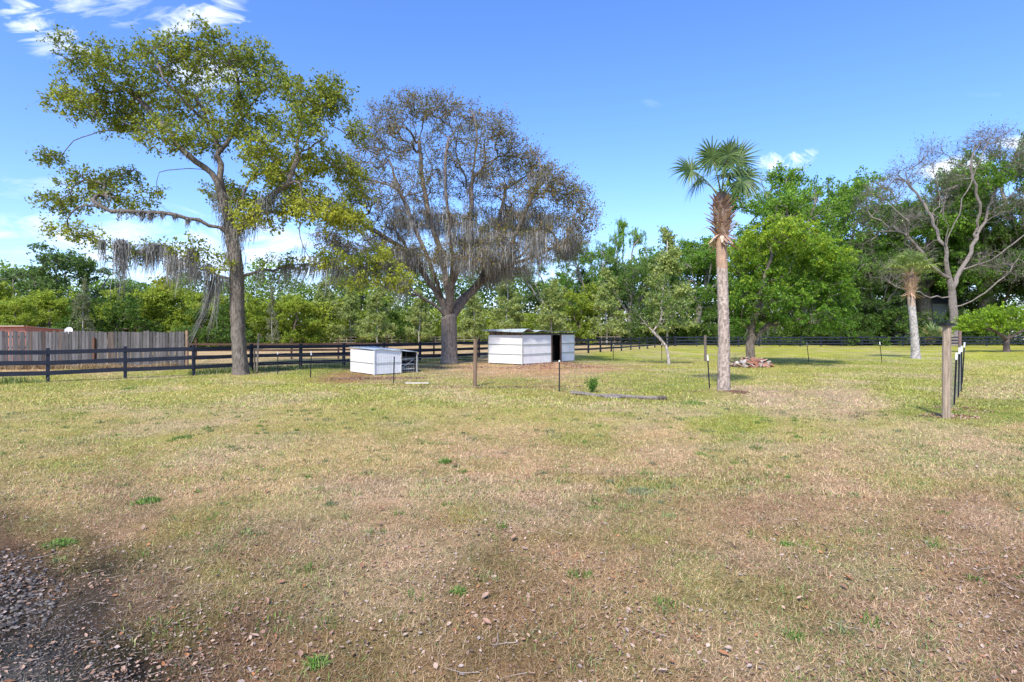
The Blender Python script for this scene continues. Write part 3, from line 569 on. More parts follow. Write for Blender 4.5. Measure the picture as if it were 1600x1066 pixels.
def shed():
    A = at(763.5, 0, 31.6)[:2]; Bp = at(815.8, 0, 30.1)[:2]; E = at(897, 0, 34.0)[:2]; C = at(861, 0, 32.15)[:2]; Dp = at(877, 0, 32.95)[:2]
    D1 = (E - Bp) / np.linalg.norm(E - Bp); C = Bp + D1 * np.dot(C - Bp, D1); Dp = Bp + D1 * np.dot(Dp - Bp, D1); Bk = A + (E - Bp)
    H = 1.55; o = np.array((*Bp, 0)); root = empty('goat_shed', o, 'long low white metal shed with a dark doorway and warped tin roof', 'shed')
    nL = np.array(((Bp - A)[1], -(Bp - A)[0])); nL /= np.linalg.norm(nL); nF = np.array((D1[1], -D1[0]))
    for (p, q, nn, nm) in ((A, Bp, nL, 'wall_panel'), (Bp, C, nF, 'wall_panel'), (Dp, E, nF, 'wall_panel'), (Bk, A, -D1, 'wall_panel'), (E, Bk, -nL, 'wall_panel')):
        m = MB(); sheet(m, p, q, .04, .04, H, H, nn); w = m.build(nm, M['white'], root, origin=o)
        m = MB()
        for z in (H * .345, H * .68): 
            P = np.array((*(p + nn * .024), z)); Q = np.array((*(q + nn * .024), z)); m.beam(P, Q, .014, .032, col=np.array((.27, .33, .27)))
        m.build('seam_batten', M['postw'], w)
    for p in (Bp + (nL + nF) * .012, A, E):
        m = MB(); m.beam((*p, 0), (*p, H + .02), .045, .045, up=(D1[0], D1[1], 0), col=np.array((.55, .55, .45))); m.build('corner_trim', M['postw'], root, origin=o)
    for p in (C + D1 * .05, Dp - D1 * .05, C + D1 * .28 - nF * .25):
        m = MB(); m.beam((*p, 0), (*p, H + .12), .07, .07, up=(D1[0], D1[1], 0), col=np.array((.17, .11, .08))); m.build('door_post', M['postw'], root, origin=o)
    for z in (.42, .8, 1.2): m = MB(); m.beam((*(C + D1 * .1 - nF * .25), z), (*(C + D1 * .36 - nF * .25), z), .03, .05, col=np.array((.3, .28, .26))); m.build('rung', M['postw'], root)
    # slats of the dark gap under the eave on the left
    m = MB(); k = 17
    for i in range(k):
        p = A + (Bp - A) * (i + .5) / k - nL * .03; m.beam((*p, H - .08), (*p, H + .20 - .10 * i / k * 0), .05, .02, up=(nL[0], nL[1], 0), col=np.array((.26, .17, .11)) * (.5 + .8 * ((i * 37) % 10) / 10))
    m.build('eave_slats', M['postw'], root, origin=o)
    # rafters + warped corrugated roof
    m = MB()
    for s in (0.02, .33, .66, .98):
        p = Bp + (E - Bp) * s; q = A + (E - Bp) * s; m.beam((*p, H + .06), (*q, H + .06 + .0), .05, .09, col=np.array((.2, .14, .1)))
    m.build('rafter', M['postw'], root, origin=o)
    def roofpiece(u0, u1, v0, v1, lift, wav, nu=60, nv=9):
        U, V = np.meshgrid(np.linspace(u0, u1, nu), np.linspace(v0, v1, nv)); P = Bp[None, None] + (E - Bp) * U[..., None] + (A - Bp) * V[..., None]
        z = H + .15 + lift - .04 * V + wav * np.sin(U * 23 + V * 2) * np.exp(-((U - .05) / .22) ** 2) + .009 * np.sin(U * np.linalg.norm(E - Bp) / .076 * 2 * np.pi) - .03 * np.clip(-V, 0, 1)
        P3 = np.concatenate([P, z[..., None]], -1); i = np.arange(nu * nv).reshape(nv, nu); q = np.stack([i[:-1, :-1], i[:-1, 1:], i[1:, 1:], i[1:, :-1]], -1).reshape(-1, 4)
        m = MB(); m.add(np.concatenate([P3.reshape(-1, 3), P3.reshape(-1, 3) - (0, 0, .006)]), np.concatenate([q, q[:, ::-1] + nu * nv])); 
        e = i; rim = np.concatenate([e[0], e[1:, -1], e[-1, -2::-1], e[-2:0:-1, 0]]); rj = np.roll(rim, -1); m.q.append(np.stack([rim, rim + nu * nv, rj + nu * nv, rj], -1)); return m
    roofpiece(-.06, .42, -.07, 1.10, .09, .10, 150).build('roof_sheet', M['tin'], root, origin=o)
    roofpiece(.38, 1.02, -.06, 1.04, .045, .02, 190).build('roof_sheet', M['tin'], root, origin=o)
    m = MB(); m.beam((*(Bp + nF * .03), H + .05), (*(E + nF * .03), H + .05), .03, .05, col=np.array((.07, .085, .09))); m.build('fascia', M['postw'], root, origin=o)
    m = MB(); m.beam((*(Bk + (nF) * .05), .75), (*(A + nF * .05), .75), .02, 1.45, col=np.array((.02, .018, .016))); m.beam((*(C - nF * .9), .78), (*(E - nF * .9 - D1 * .05), .78), .02, 1.5, col=np.array((.02, .018, .016))); m.build('doorway_shade_sheets', M['postw'], root)  # near-black sheets added inside so the doorway reads as deep shade
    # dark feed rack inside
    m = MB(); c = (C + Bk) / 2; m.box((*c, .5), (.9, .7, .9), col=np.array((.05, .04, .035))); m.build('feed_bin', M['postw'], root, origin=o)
shed()
def hutch():
    A = at(547.5, 0, 24.9)[:2]; Bp = at(585, 0, 22.95)[:2]; C = at(626, 0, 24.0)[:2]; E = at(651, 0, 24.7)[:2]; H = 1.0
    D1 = (C - Bp) / np.linalg.norm(C - Bp); E = Bp + D1 * np.dot(E - Bp, D1); nF = np.array((D1[1], -D1[0])); AB = (Bp - A) / np.linalg.norm(Bp - A); nL = np.array((AB[1], -AB[0])); Bk = A + (E - Bp); Ck = A + (C - Bp)
    o = np.array((*Bp, 0)); root = empty('animal_hutch', o, 'small knee high white metal hutch with an open barred end', 'hutch')
    for (p, q, nn, cl) in ((A, Bp, nL, (.74, .71, .65)), (Bp, C, nF, (.74, .74, .73)), (Ck, A, -D1, (.7, .72, .74))):  # sun warmth on the left and sky coolness painted into panel colours
        m = MB(); sheet(m, p, q, .03, .03, H + .02, H - .03, nn, col=cl); w = m.build('wall_panel', M['white'], root, origin=o)
        m = MB(); m.beam((*(p + nn * .02), H * .47), (*(q + nn * .02), H * .47), .012, .02, col=np.array((.3, .35, .3))); m.build('seam_batten', M['postw'], w)
    m = MB(); m.beam((*(Bp + (nL + nF) * .012), .0), (*(Bp + (nL + nF) * .012), H), .05, .04, up=(D1[0], D1[1], 0), col=np.array((.7, .69, .64))); m.build('corner_trim', M['postw'], root, origin=o)
    def rf(P, lift, nm, sag):
        nu, nv = 30, 9; U, V = np.meshgrid(np.linspace(0, 1, nu), np.linspace(0, 1, nv)); P = [np.array(p, float) for p in P]
        X = (P[0] * ((1 - U) * (1 - V))[..., None] + P[1] * (U * (1 - V))[..., None] + P[2] * (U * V)[..., None] + P[3] * ((1 - U) * V)[..., None])
        X[..., 2] += lift + sag * np.sin(U * 6.3) * (1 - V) + .007 * np.sin(U * 130); i = np.arange(nu * nv).reshape(nv, nu); q = np.stack([i[:-1, :-1], i[:-1, 1:], i[1:, 1:], i[1:, :-1]], -1).reshape(-1, 4)
        m = MB(); m.add(np.concatenate([X.reshape(-1, 3), X.reshape(-1, 3) - (0, 0, .008)]), np.concatenate([q, q[:, ::-1] + nu * nv])); rim = np.concatenate([i[0], i[1:, -1], i[-1, -2::-1], i[-2:0:-1, 0]]); rj = np.roll(rim, -1); m.q.append(np.stack([rim, rim + nu * nv, rj + nu * nv, rj], -1)); m.build(nm, M['tin'], root, origin=o)
    e = .06
    rf([(*(Bp + (nF + nL) * e), H), (*(C + nF * e + D1 * .03), H - .04), (*(Ck + D1 * .03 - nF * e), H + .06), (*(A + (nL - nF) * e), H + .06)], .02, 'roof_sheet', .02)
    rf([(*(C + nF * e - D1 * .02), H - .04), (*(E + nF * e + D1 * .06), H - .14), (*(Bk + D1 * .06), H - .03), (*Ck, H + .06)], .0, 'roof_sheet', -.01)
    for p, h in ((C + D1 * .02, H - .06), (E, H - .16), (Ck, H), (Bk, H - .06)):
        m = MB(); m.beam((*p, 0), (*p, h), .05, .05, up=(D1[0], D1[1], 0), col=np.array((.5, .5, .48))); m.build('corner_post', M['postw'], root, origin=o)
    m = MB(); m.beam((*Ck, .5), (*Bk, .5), .02, .88, col=np.array((.035, .035, .04))); m.build('back_shade_board', M['postw'], root, origin=o)  # near-black colour stands for the shade inside the open end
    m = MB(); m.beam((*(E - D1 * .03), .43), (*(Bk - D1 * .03), .43), .02, .84, col=np.array((.035, .035, .04))); m.build('side_shade_board', M['postw'], root)  # dark board added to paint the interior shade behind the bars
    for z in (.16, .36, .58):
        m = MB(); m.beam((*(C - nF * .15), z), (*(E - nF * .15), z), .02, .045, col=np.array((.5, .52, .52))); m.build('bar', M['postw'], root, origin=o)
    m = MB(); m.beam((*(C - nF * .12), .12), (*(E - nF * .12), .6), .02, .03, col=np.array((.42, .42, .42)))
    for s in np.linspace(.1, .9, 8): p = C + (E - C) * s - nF * .1; m.beam((*p, 0), (*p, .3), .008, .008, up=(0, 1, 0), col=np.array((.5, .5, .5)))
    m.build('wire_front', M['postw'], root, origin=o)
    m = MB(); c = C + (E - C) * .5 - nF * .18; m.beam((*c, 0), (*c, H - .1), .07, .05, up=(D1[0], D1[1], 0), col=np.array((.03, .03, .035))); m.build('centre_post', M['postw'], root, origin=o)
hutch()

# ================================================================== trees
def skel_path(pts, step, rng, jit=.03):
    pts = np.asarray(pts, float); out = [pts[0]]
    n = len(pts)
    for i in range(n - 1):
        p0, p1, p2, p3 = pts[max(i - 1, 0)], pts[i], pts[i + 1], pts[min(i + 2, n - 1)]; L = np.linalg.norm(p2 - p1); k = max(1, int(L / step))
        for j in range(1, k + 1):
            t = j / k; q = .5 * ((2 * p1) + (-p0 + p2) * t + (2 * p0 - 5 * p1 + 4 * p2 - p3) * t * t + (-p0 + 3 * p1 - 3 * p2 + p3) * t ** 3)
            out.append(q + rng.normal(0, jit * step, 3) * (0 if (i == n - 2 and j == k) else 1))
    return np.array(out)
class Tree:
    def __init__(s, rng, step=.35): s.rng = rng; s.step = step; s.P = np.zeros((0, 3)); s.par = []; s.pl = np.zeros(0); s.dir = np.zeros((0, 3)); s.tip = []
    def _push(s, pts, parent):
        n0 = len(s.P); ids = []
        for i, p in enumerate(pts):
            s.par.append(parent if i == 0 else n0 + i - 1)
        s.P = np.vstack([s.P, pts]); pp = np.array([s.P[k] if k >= 0 else s.P[n0] - (0, 0, .1) for k in s.par[n0:]]); s.dir = np.vstack([s.dir, nrm(s.P[n0:] - pp)])
        pl = [];
        for i, k in enumerate(s.par[n0:]):
            base = 0 if k < 0 else (s.pl[k] if k < n0 else pl[k - n0]); pl.append(base + np.linalg.norm(s.P[n0 + i] - pp[i]))
        s.pl = np.concatenate([s.pl, pl]); return n0 + len(pts) - 1
    def trunk(s, pts): return s._push(skel_path(pts, s.step, s.rng), -1)
    def limb(s, pts, jit=.12):
        pts = np.asarray(pts, float); k = int(np.argmin(np.linalg.norm(s.P - pts[0], axis=1))); q = skel_path(np.vstack([s.P[k], pts[1:]]), s.step, s.rng, jit)[1:]; return s._push(q, k)
    def reach(s, att, w=.25, sag=.1, wig=.09, start=0, droop=0.0):
        """connect every attractor to the skeleton, nearest first"""
        base = s.P[start:]; dmin = np.array([np.min(np.sum((base - a) ** 2, 1)) for a in att]); order = np.argsort(dmin)
        cap = len(s.P) + len(att) * 14; 
        for a in att[order]:
            d = a - s.P[start:]; L = np.linalg.norm(d, axis=1) + 1e-6; cosang = np.einsum('ij,ij->i', d, s.dir[start:]) / L
            cost = L * (1.25 - .45 * cosang) + w * s.pl[start:] * .15
            k = int(np.argmin(cost)) + start; p = s.P[k]; Lk = np.linalg.norm(a - p)
            if Lk < s.step * .5: q = np.array([a])
            else:
                m = max(1, int(round(Lk / s.step))); t = np.linspace(0, 1, m + 1)[1:, None]; c = p + s.dir[k] * Lk * .45
                q = (1 - t) ** 2 * p + 2 * t * (1 - t) * c + t * t * a + s.rng.normal(0, wig * s.step, (m, 3)); q[:, 2] -= sag * Lk * (t[:, 0] * (1 - t[:, 0])); q[-1] = a
            s.tip.append(s._push(q, k))
    def radii(s, R0, r0):
        n = len(s.P); c = np.zeros(n); par = np.array(s.par); has = np.zeros(n, bool); has[par[par >= 0]] = True
        c[~has] = 1
        for i in range(n - 1, -1, -1):
            if par[i] >= 0: c[par[i]] += c[i]
        p = math.log(R0 / r0) / math.log(max(c[0], 2)); s.cnt = c; r = r0 * c ** p; best = np.zeros(n); mc = np.full(n, -1)
        for i in range(n):
            if par[i] >= 0 and r[i] > best[par[i]]: best[par[i]] = r[i]; mc[par[i]] = i
        for i in range(n):
            if par[i] >= 0 and mc[par[i]] == i: r[i] = max(r[i], r[par[i]] * .87)
        s.r = r; s.parr = par; return s
    def wood(s, m, col, flare=1.5, flare_h=.5, kmax=14, z0=None):
        par = s.parr; ch = np.where(par >= 0)[0]; pa = par[ch]; r = s.r.copy()
        z0 = s.P[0, 2] if z0 is None else z0; hh = s.P[:, 2] - z0; r = r * (1 + (flare - 1) * np.exp(-np.clip(hh, 0, None) / flare_h))
        main = np.full(len(s.P), -1); best = np.zeros(len(s.P))
        for c_ in ch:
            if r[c_] > best[par[c_]]: best[par[c_]] = r[c_]; main[par[c_]] = c_
        ismain = main[pa] == ch; rs = np.where(ismain, r[pa], np.minimum(r[pa], r[ch] * 1.35)); ed = nrm(s.P[ch] - s.P[pa]); sd = np.where(ismain[:, None], s.dir[pa], ed)
        ref = np.array((.21, .95, .13))
        for k, lo, hi in ((kmax, .12, 99), (7, .035, .12), (4, .012, .035), (3, 0, .012)):
            q = (r[ch] >= lo) & (r[ch] < hi)
            if not q.any(): continue
            a = np.arange(k) / k * 2 * np.pi; A = s.P[pa[q]]; B_ = s.P[ch[q]]; v = []
            for P_, D_, R_ in ((A, sd[q], rs[q]), (B_, s.dir[ch[q]], r[ch[q]])):
                u = nrm(np.cross(D_, ref)); w = np.cross(D_, u); rr = R_[:, None, None] * (1 + (.07 * np.sin(a * 3 + 1.3) + .05 * np.sin(a * 5)) * (k > 7))[None, :, None]
                v.append(P_[:, None] + rr * (np.cos(a)[None, :, None] * u[:, None] + np.sin(a)[None, :, None] * w[:, None]))
            v = np.stack(v, 1); n = len(v); i = (np.arange(n) * 2 * k)[:, None]; j = np.arange(k)[None]; j2 = (j + 1) % k
            m.add(v.reshape(-1, 3), np.stack([i + j, i + j2, i + k + j2, i + k + j], -1).reshape(-1, 4), col=np.array(col))
        return m
def leaf_quads(m, p, size, asp, cols, rng, updir=.5, droop=0, jitter=.25):
    n = len(p); t = nrm(rng.normal(0, 1, (n, 3)) + np.array((0, 0, -droop))); nn = nrm(rng.normal(0, 1, (n, 3)) * (1 - updir) + np.array((0, 0, updir)) * rng.choice([1, 1, 1, -1], n)[:, None]); s = nrm(np.cross(nn, t)); L = (size * (1 + jitter * rng.normal(0, 1, n)))[:, None]
    L = np.clip(L, size * .4, size * 2); v = np.stack([p - t * L * .5, p - s * L * asp * .5 + t * L * .05, p + t * L * .5, p + s * L * asp * .5 + t * L * .05], 1)
    m.add(v, np.arange(4 * n).reshape(-1, 4), col=np.repeat(cols, 4, 0)); return m
def clump_leaves(m, tips, dirs, nper, spread, size, asp, pal, rng, tw=None, twcol=(.1, .08, .06), twr=.006, flat=.75, droop=.0, colr=None, updir=.5, ntw=4):
    """each tip carries a few twigs with leaves along them"""
    n = len(tips)
    ti = np.repeat(np.arange(n), ntw); d = nrm(rng.normal(0, 1, (len(ti), 3)) * np.array((1, 1, flat)) + dirs[ti] * .8 + np.array((0, 0, -droop))); L = spread * rng.uniform(.5, 1.3, (len(ti), 1)); a = tips[ti]; b = a + d * L
    if tw is not None:
        u = nrm(np.cross(d, (.3, .9, .1))); w = np.cross(d, u); v = np.stack([a + u * twr, a - u * twr * .5 + w * twr * .87, a - u * twr * .5 - w * twr * .87, b], 1); i = np.arange(len(ti))[:, None] * 4
        tw.add(v, tris=(i[:, :, None] + np.array([[[0, 1, 3], [1, 2, 3], [2, 0, 3]]])).reshape(-1, 3), col=np.array(twcol))
    k = max(1, nper // ntw); li = np.repeat(np.arange(len(ti)), k); t = rng.uniform(.15, 1.08, (len(li), 1)); p = a[li] + (b - a)[li] * t + rng.normal(0, spread * .16, (len(li), 3))
    pal = np.array(pal); tone = rng.random(n)[ti][li] if colr is None else colr[ti][li]
    x = np.clip(tone * .75 + rng.random(len(li)) * .45 - .1, 0, .999) * (len(pal) - 1); f = (x % 1)[:, None]; c = pal[x.astype(int)] * (1 - f) + pal[np.minimum(x.astype(int) + 1, len(pal) - 1)] * f
    c = c * rng.uniform(.75, 1.25, (len(li), 1)); return leaf_quads(m, p, size, asp, c, rng, updir, droop)
def moss_strands(m, anchors, per, length, rng, wind=(0, 0, 0), spread=.12, width=.022, pal=((.27, .26, .235), (.38, .37, .34), (.18, .17, .155))):
    n = len(anchors); ai = np.repeat(np.arange(n), per); N = len(ai); p = anchors[ai] + rng.normal(0, spread, (N, 3)) * np.array((1, 1, .35)); Lc = length * rng.uniform(.25, 1.25, n)[ai] * rng.uniform(.25, 1.1, N); K = 5
    sd = rng.normal(0, 1, (N, 3)); sd[:, 2] = 0; sd = nrm(sd); dr = (np.array(wind) * rng.uniform(.3, 1.4, n)[ai][:, None]) + rng.normal(0, .07, (N, 3)); v = []
    for k in range(K):
        t = k / (K - 1); c = p + np.array((0, 0, -1.)) * (Lc * t)[:, None] + sd * (.05 * np.sin(t * 4 + Lc * 9) * t)[:, None] + dr * (Lc * t * t)[:, None] + rng.normal(0, .022, (N, 3)) * (k > 0); w = width * (1.0, 1.25, .9, .6, .12)[k] * rng.uniform(.6, 1.3, N); v += [c - sd * w[:, None] / 2, c + sd * w[:, None] / 2]
    v = np.stack(v, 1); i = np.arange(N)[:, None] * 2 * K; q = np.concatenate([i + np.array([[2 * k, 2 * k + 1, 2 * k + 3, 2 * k + 2]]) for k in range(K - 1)])
    c = np.array(pal)[rng.integers(0, len(pal), N)] * rng.uniform(.7, 1.25, (N, 1)); m.add(v, q, col=np.repeat(c, 2 * K, 0)); return m
def lobe_points(lobes, rng):
    """lobes: centre(3), radii(3), n"""
    out = []; li = []
    for k, (c, r, n) in enumerate(lobes):
        d = nrm(rng.normal(0, 1, (n, 3))); rr = rng.random((n, 1)) ** .42; out.append(np.array(c) + d * rr * np.array(r)); li += [k] * n
    return np.concatenate(out), np.array(li)

# ---- big oak at left, close to the fence
def T(pts, Y, off=None):
    return np.array([at(p[0], p[1], Y) + np.array((0, p[2] if len(p) > 2 else 0, 0)) * 1.0 + (np.array(((p[0] - 800) / F, 0, -(p[1] - HZ) / F)) * (p[2] if len(p) > 2 else 0)) for p in pts])
def big_oak():
    Y = EYE * F / (586 - HZ); rng = np.random.default_rng(21); t = Tree(rng, .32); base = gnd(376, 586)
    t.trunk(T([(376, 590), (374, 550), (371, 500), (370, 455), (369, 420), (366, 395), (362, 370), (358, 350)], Y))
    Ls = [[(360, 360), (350, 320, -.3), (341, 285, -.6), (320, 262, -.8), (290, 240, -1.2), (240, 212, -1.8), (190, 190, -2.2), (130, 170, -2.4)],
          [(346, 300, -.5), (345, 265, 0), (342, 235, .4), (325, 195, .8), (308, 150, 1.2), (300, 100, 1.4)],
          [(343, 250, .2), (360, 215, .6), (378, 185, 1.0), (398, 155, 1.4), (432, 128, 1.8), (448, 105, 2)],
          [(342, 235, .4), (330, 200, -.4), (300, 170, -1.4), (262, 130, -2.2), (225, 95, -2.6)],
          [(378, 185, 1), (372, 150, 0), (380, 110, -1), (395, 80, -1.4)],
          [(290, 240, -1.2), (250, 190, .2), (200, 140, 1.2), (140, 85, 1.8)],
          [(358, 355), (368, 330, .6), (385, 300, 1), (402, 265, 1.2), (412, 235, 1.4)],
          [(362, 365), (392, 340, -.8), (420, 310, -1.2), (450, 288, -1.6), (490, 285, -2), (530, 292, -2.2)],
          [(450, 288, -1.6), (462, 250, -1.3), (465, 215, -1), (480, 170, -.6), (490, 140, -.5)],
          [(465, 235, -1.2), (500, 220, -2), (535, 195, -2.4), (555, 190, -2.6)],
          [(400, 335, -1), (450, 335, .4), (500, 340, 1.2), (545, 345, 1.6)],
          [(360, 372), (345, 355, -.3), (310, 345, -.8), (272, 336, -1.2), (235, 333, -1.4), (190, 330, -1.6), (130, 322, -1.8)],
          [(272, 336, -1.2), (240, 315, -1.6), (200, 302, -2.2), (150, 292, -2.6), (95, 250, -3)],
          [(370, 432), (340, 428, -.5), (305, 420, -1), (268, 412, -1.6), (225, 400, -2.2), (190, 385, -2.6), (150, 368, -3), (115, 362, -3.2)],
          [(372, 430), (400, 425, .5), (440, 420, 1), (490, 412, 1.6), (540, 402, 2.2), (600, 405, 2.8), (635, 430, 3)],
          [(371, 470), (388, 450, -1), (396, 425, -1.8), (420, 400, -2.6)],
          [(280, 262), (262, 264, .3), (255, 262, .5)]]
    for L_ in Ls[:-1]: t.limb(T(L_[:-1] if L_[-1][1] < 175 else L_, Y))
    t.limb(T([(330, 272, -.6), (296, 262, -1), (262, 266, -1.2)], Y))
    s = Y / F
    lob = [(125, 92, 42, 42, 60, .35), (205, 110, 55, 40, 85, .35), (150, 150, 60, 32, 85, .45), (110, 165, 36, 24, 38, .5), (265, 95, 50, 42, 85, .4), (330, 85, 55, 40, 95, .4), (395, 100, 52, 40, 85, .3), (430, 135, 32, 28, 38, .3),
           (230, 165, 62, 36, 100, .5), (300, 160, 50, 45, 75, .4), (195, 195, 55, 26, 65, .45), (265, 215, 50, 24, 55, .45), (370, 150, 45, 45, 60, .35), (320, 220, 35, 30, 36, .4), (372, 205, 32, 30, 26, .3),
           (490, 160, 50, 42, 90, .35), (518, 150, 34, 34, 48, .35), (470, 200, 45, 30, 50, .35), (552, 205, 24, 26, 22, .4), (405, 232, 40, 28, 50, .6), (440, 255, 45, 25, 42, .6), (500, 250, 50, 25, 60, .7), (450, 285, 50, 24, 60, .6), (420, 275, 34, 22, 36, .7), (545, 270, 34, 24, 36, .6), (480, 310, 44, 18, 40, .8), (420, 195, 30, 26, 26, .4), (350, 195, 34, 26, 34, .4),
           (375, 312, 42, 30, 75, .95), (345, 300, 26, 26, 30, .9), (400, 340, 45, 22, 45, .95), (500, 330, 60, 26, 85, .95), (545, 345, 42, 22, 50, 1.0), (450, 320, 40, 24, 40, .85), (560, 300, 30, 26, 16, .6),
           (88, 248, 26, 16, 22, .2), (150, 288, 56, 26, 65, .25), (105, 318, 42, 20, 42, .3), (205, 275, 30, 14, 20, .25), (195, 318, 50, 16, 38, .3), (240, 300, 18, 10, 8, .25),
           (112, 362, 34, 14, 24, .6), (150, 378, 30, 13, 14, .6), (240, 388, 40, 16, 18, .5), (310, 392, 50, 20, 22, .45), (330, 415, 40, 14, 12, .5), (200, 400, 30, 14, 8, .5),
           (445, 412, 40, 16, 18, .5), (520, 405, 45, 20, 34, .7), (590, 408, 48, 28, 60, .85), (625, 440, 26, 26, 34, .9), (560, 435, 40, 14, 14, .8), (250, 440, 30, 14, 6, .8)]
    lobes = []
    for (x, y, rx, ry, n, c) in lob:
        off = rng.uniform(-2.2, 2.2) * (1 if y < 330 else .6); ctr = T([(x, y, off)], Y)[0]; lobes.append((ctr, (rx * s * .86, max(rx, ry) * s * 1.15, ry * s * .84), n))
    A, li = lobe_points(lobes, rng); t.reach(A, sag=.05); t.radii(.255, .0075)
    root = empty('oak_tree', base, 'big yellow green oak tree draped with moss beside the black fence at left', 'tree')
    w = MB(); t.wood(w, (.19, .16, .13), flare=1.45, flare_h=.35); tips = np.array(t.tip); pal = [(.12, .18, .025), (.21, .26, .03), (.32, .36, .045), (.45, .48, .055), (.56, .57, .07)]
    # tips were added nearest first: match colour by nearest lobe
    tone = np.array([l[5] for l in lob]); tp = t.P[tips]; cen = np.array([l[0] for l in lobes]); nl = np.argmin(((tp[:, None] - cen) ** 2).sum(-1), 1); col = np.clip(tone[nl] * .85 + rng.normal(0, .16, len(tp)), 0, 1)
    c = MB(); clump_leaves(c, tp, t.dir[tips], 33, .40, .115, .55, pal, rng, tw=w, twcol=(.13, .10, .08), twr=.006, colr=col)
    w.build('trunk', M['bark'], root, smooth=True); c.build('crown', M['leaf'], root)
    # a dark mistletoe ball
    c = MB(); q = T([(376, 158, .6)], Y)[0] + rng.normal(0, .2, (900, 3)); leaf_quads(c, q, .09, .5, np.array([(.03, .055, .01)]) * rng.uniform(.7, 1.3, (900, 1)), rng); c.build('mistletoe', M['leaf'], root)
    q = T([(400, 88, .6)], Y)[0] + rng.normal(0, .2, (300, 3)); 
    # moss: along the low limbs, trunk fork
    m = MB(); P, r, X = t.P, t.r, t.P
    px = P[:, 0] / P[:, 1] * F + 800; py = HZ - (P[:, 2] - EYE) / P[:, 1] * F
    low = (r > .012) & (py > 365) & (py < 450) & (px > 150) & (px < 640) & (np.abs(px - 372) > 8); fork = (r > .10) & (py > 300) & (py < 430); mid = (r > .03) & (py > 320) & (py < 350) & (px > 180) & (px < 350); upm = (r > .06) & (py > 240) & (py < 320)
    pick = lambda msk, k: P[rng.choice(np.where(msk)[0], k)]
    moss_strands(m, pick(low & (px < 365), 100), 20, 1.1, rng, (-.10, 0, 0), .12, width=.018); moss_strands(m, pick(low & (px > 380), 90), 20, 1.2, rng, (-.36, 0, 0), .12, width=.018)
    moss_strands(m, pick(fork, 60), 26, .8, rng, (0, 0, 0), .20, width=.018); moss_strands(m, pick(mid, 34), 22, .4, rng, (0, 0, 0), .05); moss_strands(m, pick(upm, 14), 20, .5, rng, (0, 0, 0), .08)
    q = T([(190, 375, -2.6), (193, 380, -2.6), (186, 380, -2.6), (190, 395, -2.6), (160, 375, -2.9), (340, 432, -.5), (330, 440, -.5), (312, 425, -.9)], Y); moss_strands(m, q[:4], 80, 1.35, rng, (0, 0, 0), .11); moss_strands(m, q[4:], 30, 1.1, rng, (-.1, 0, 0), .05); moss_strands(m, q[5:7], 40, 2.6, rng, (-.3, 0, 0), .07)
    tag(m.build('hanging_moss', M['moss'], root), kind='stuff')
big_oak()

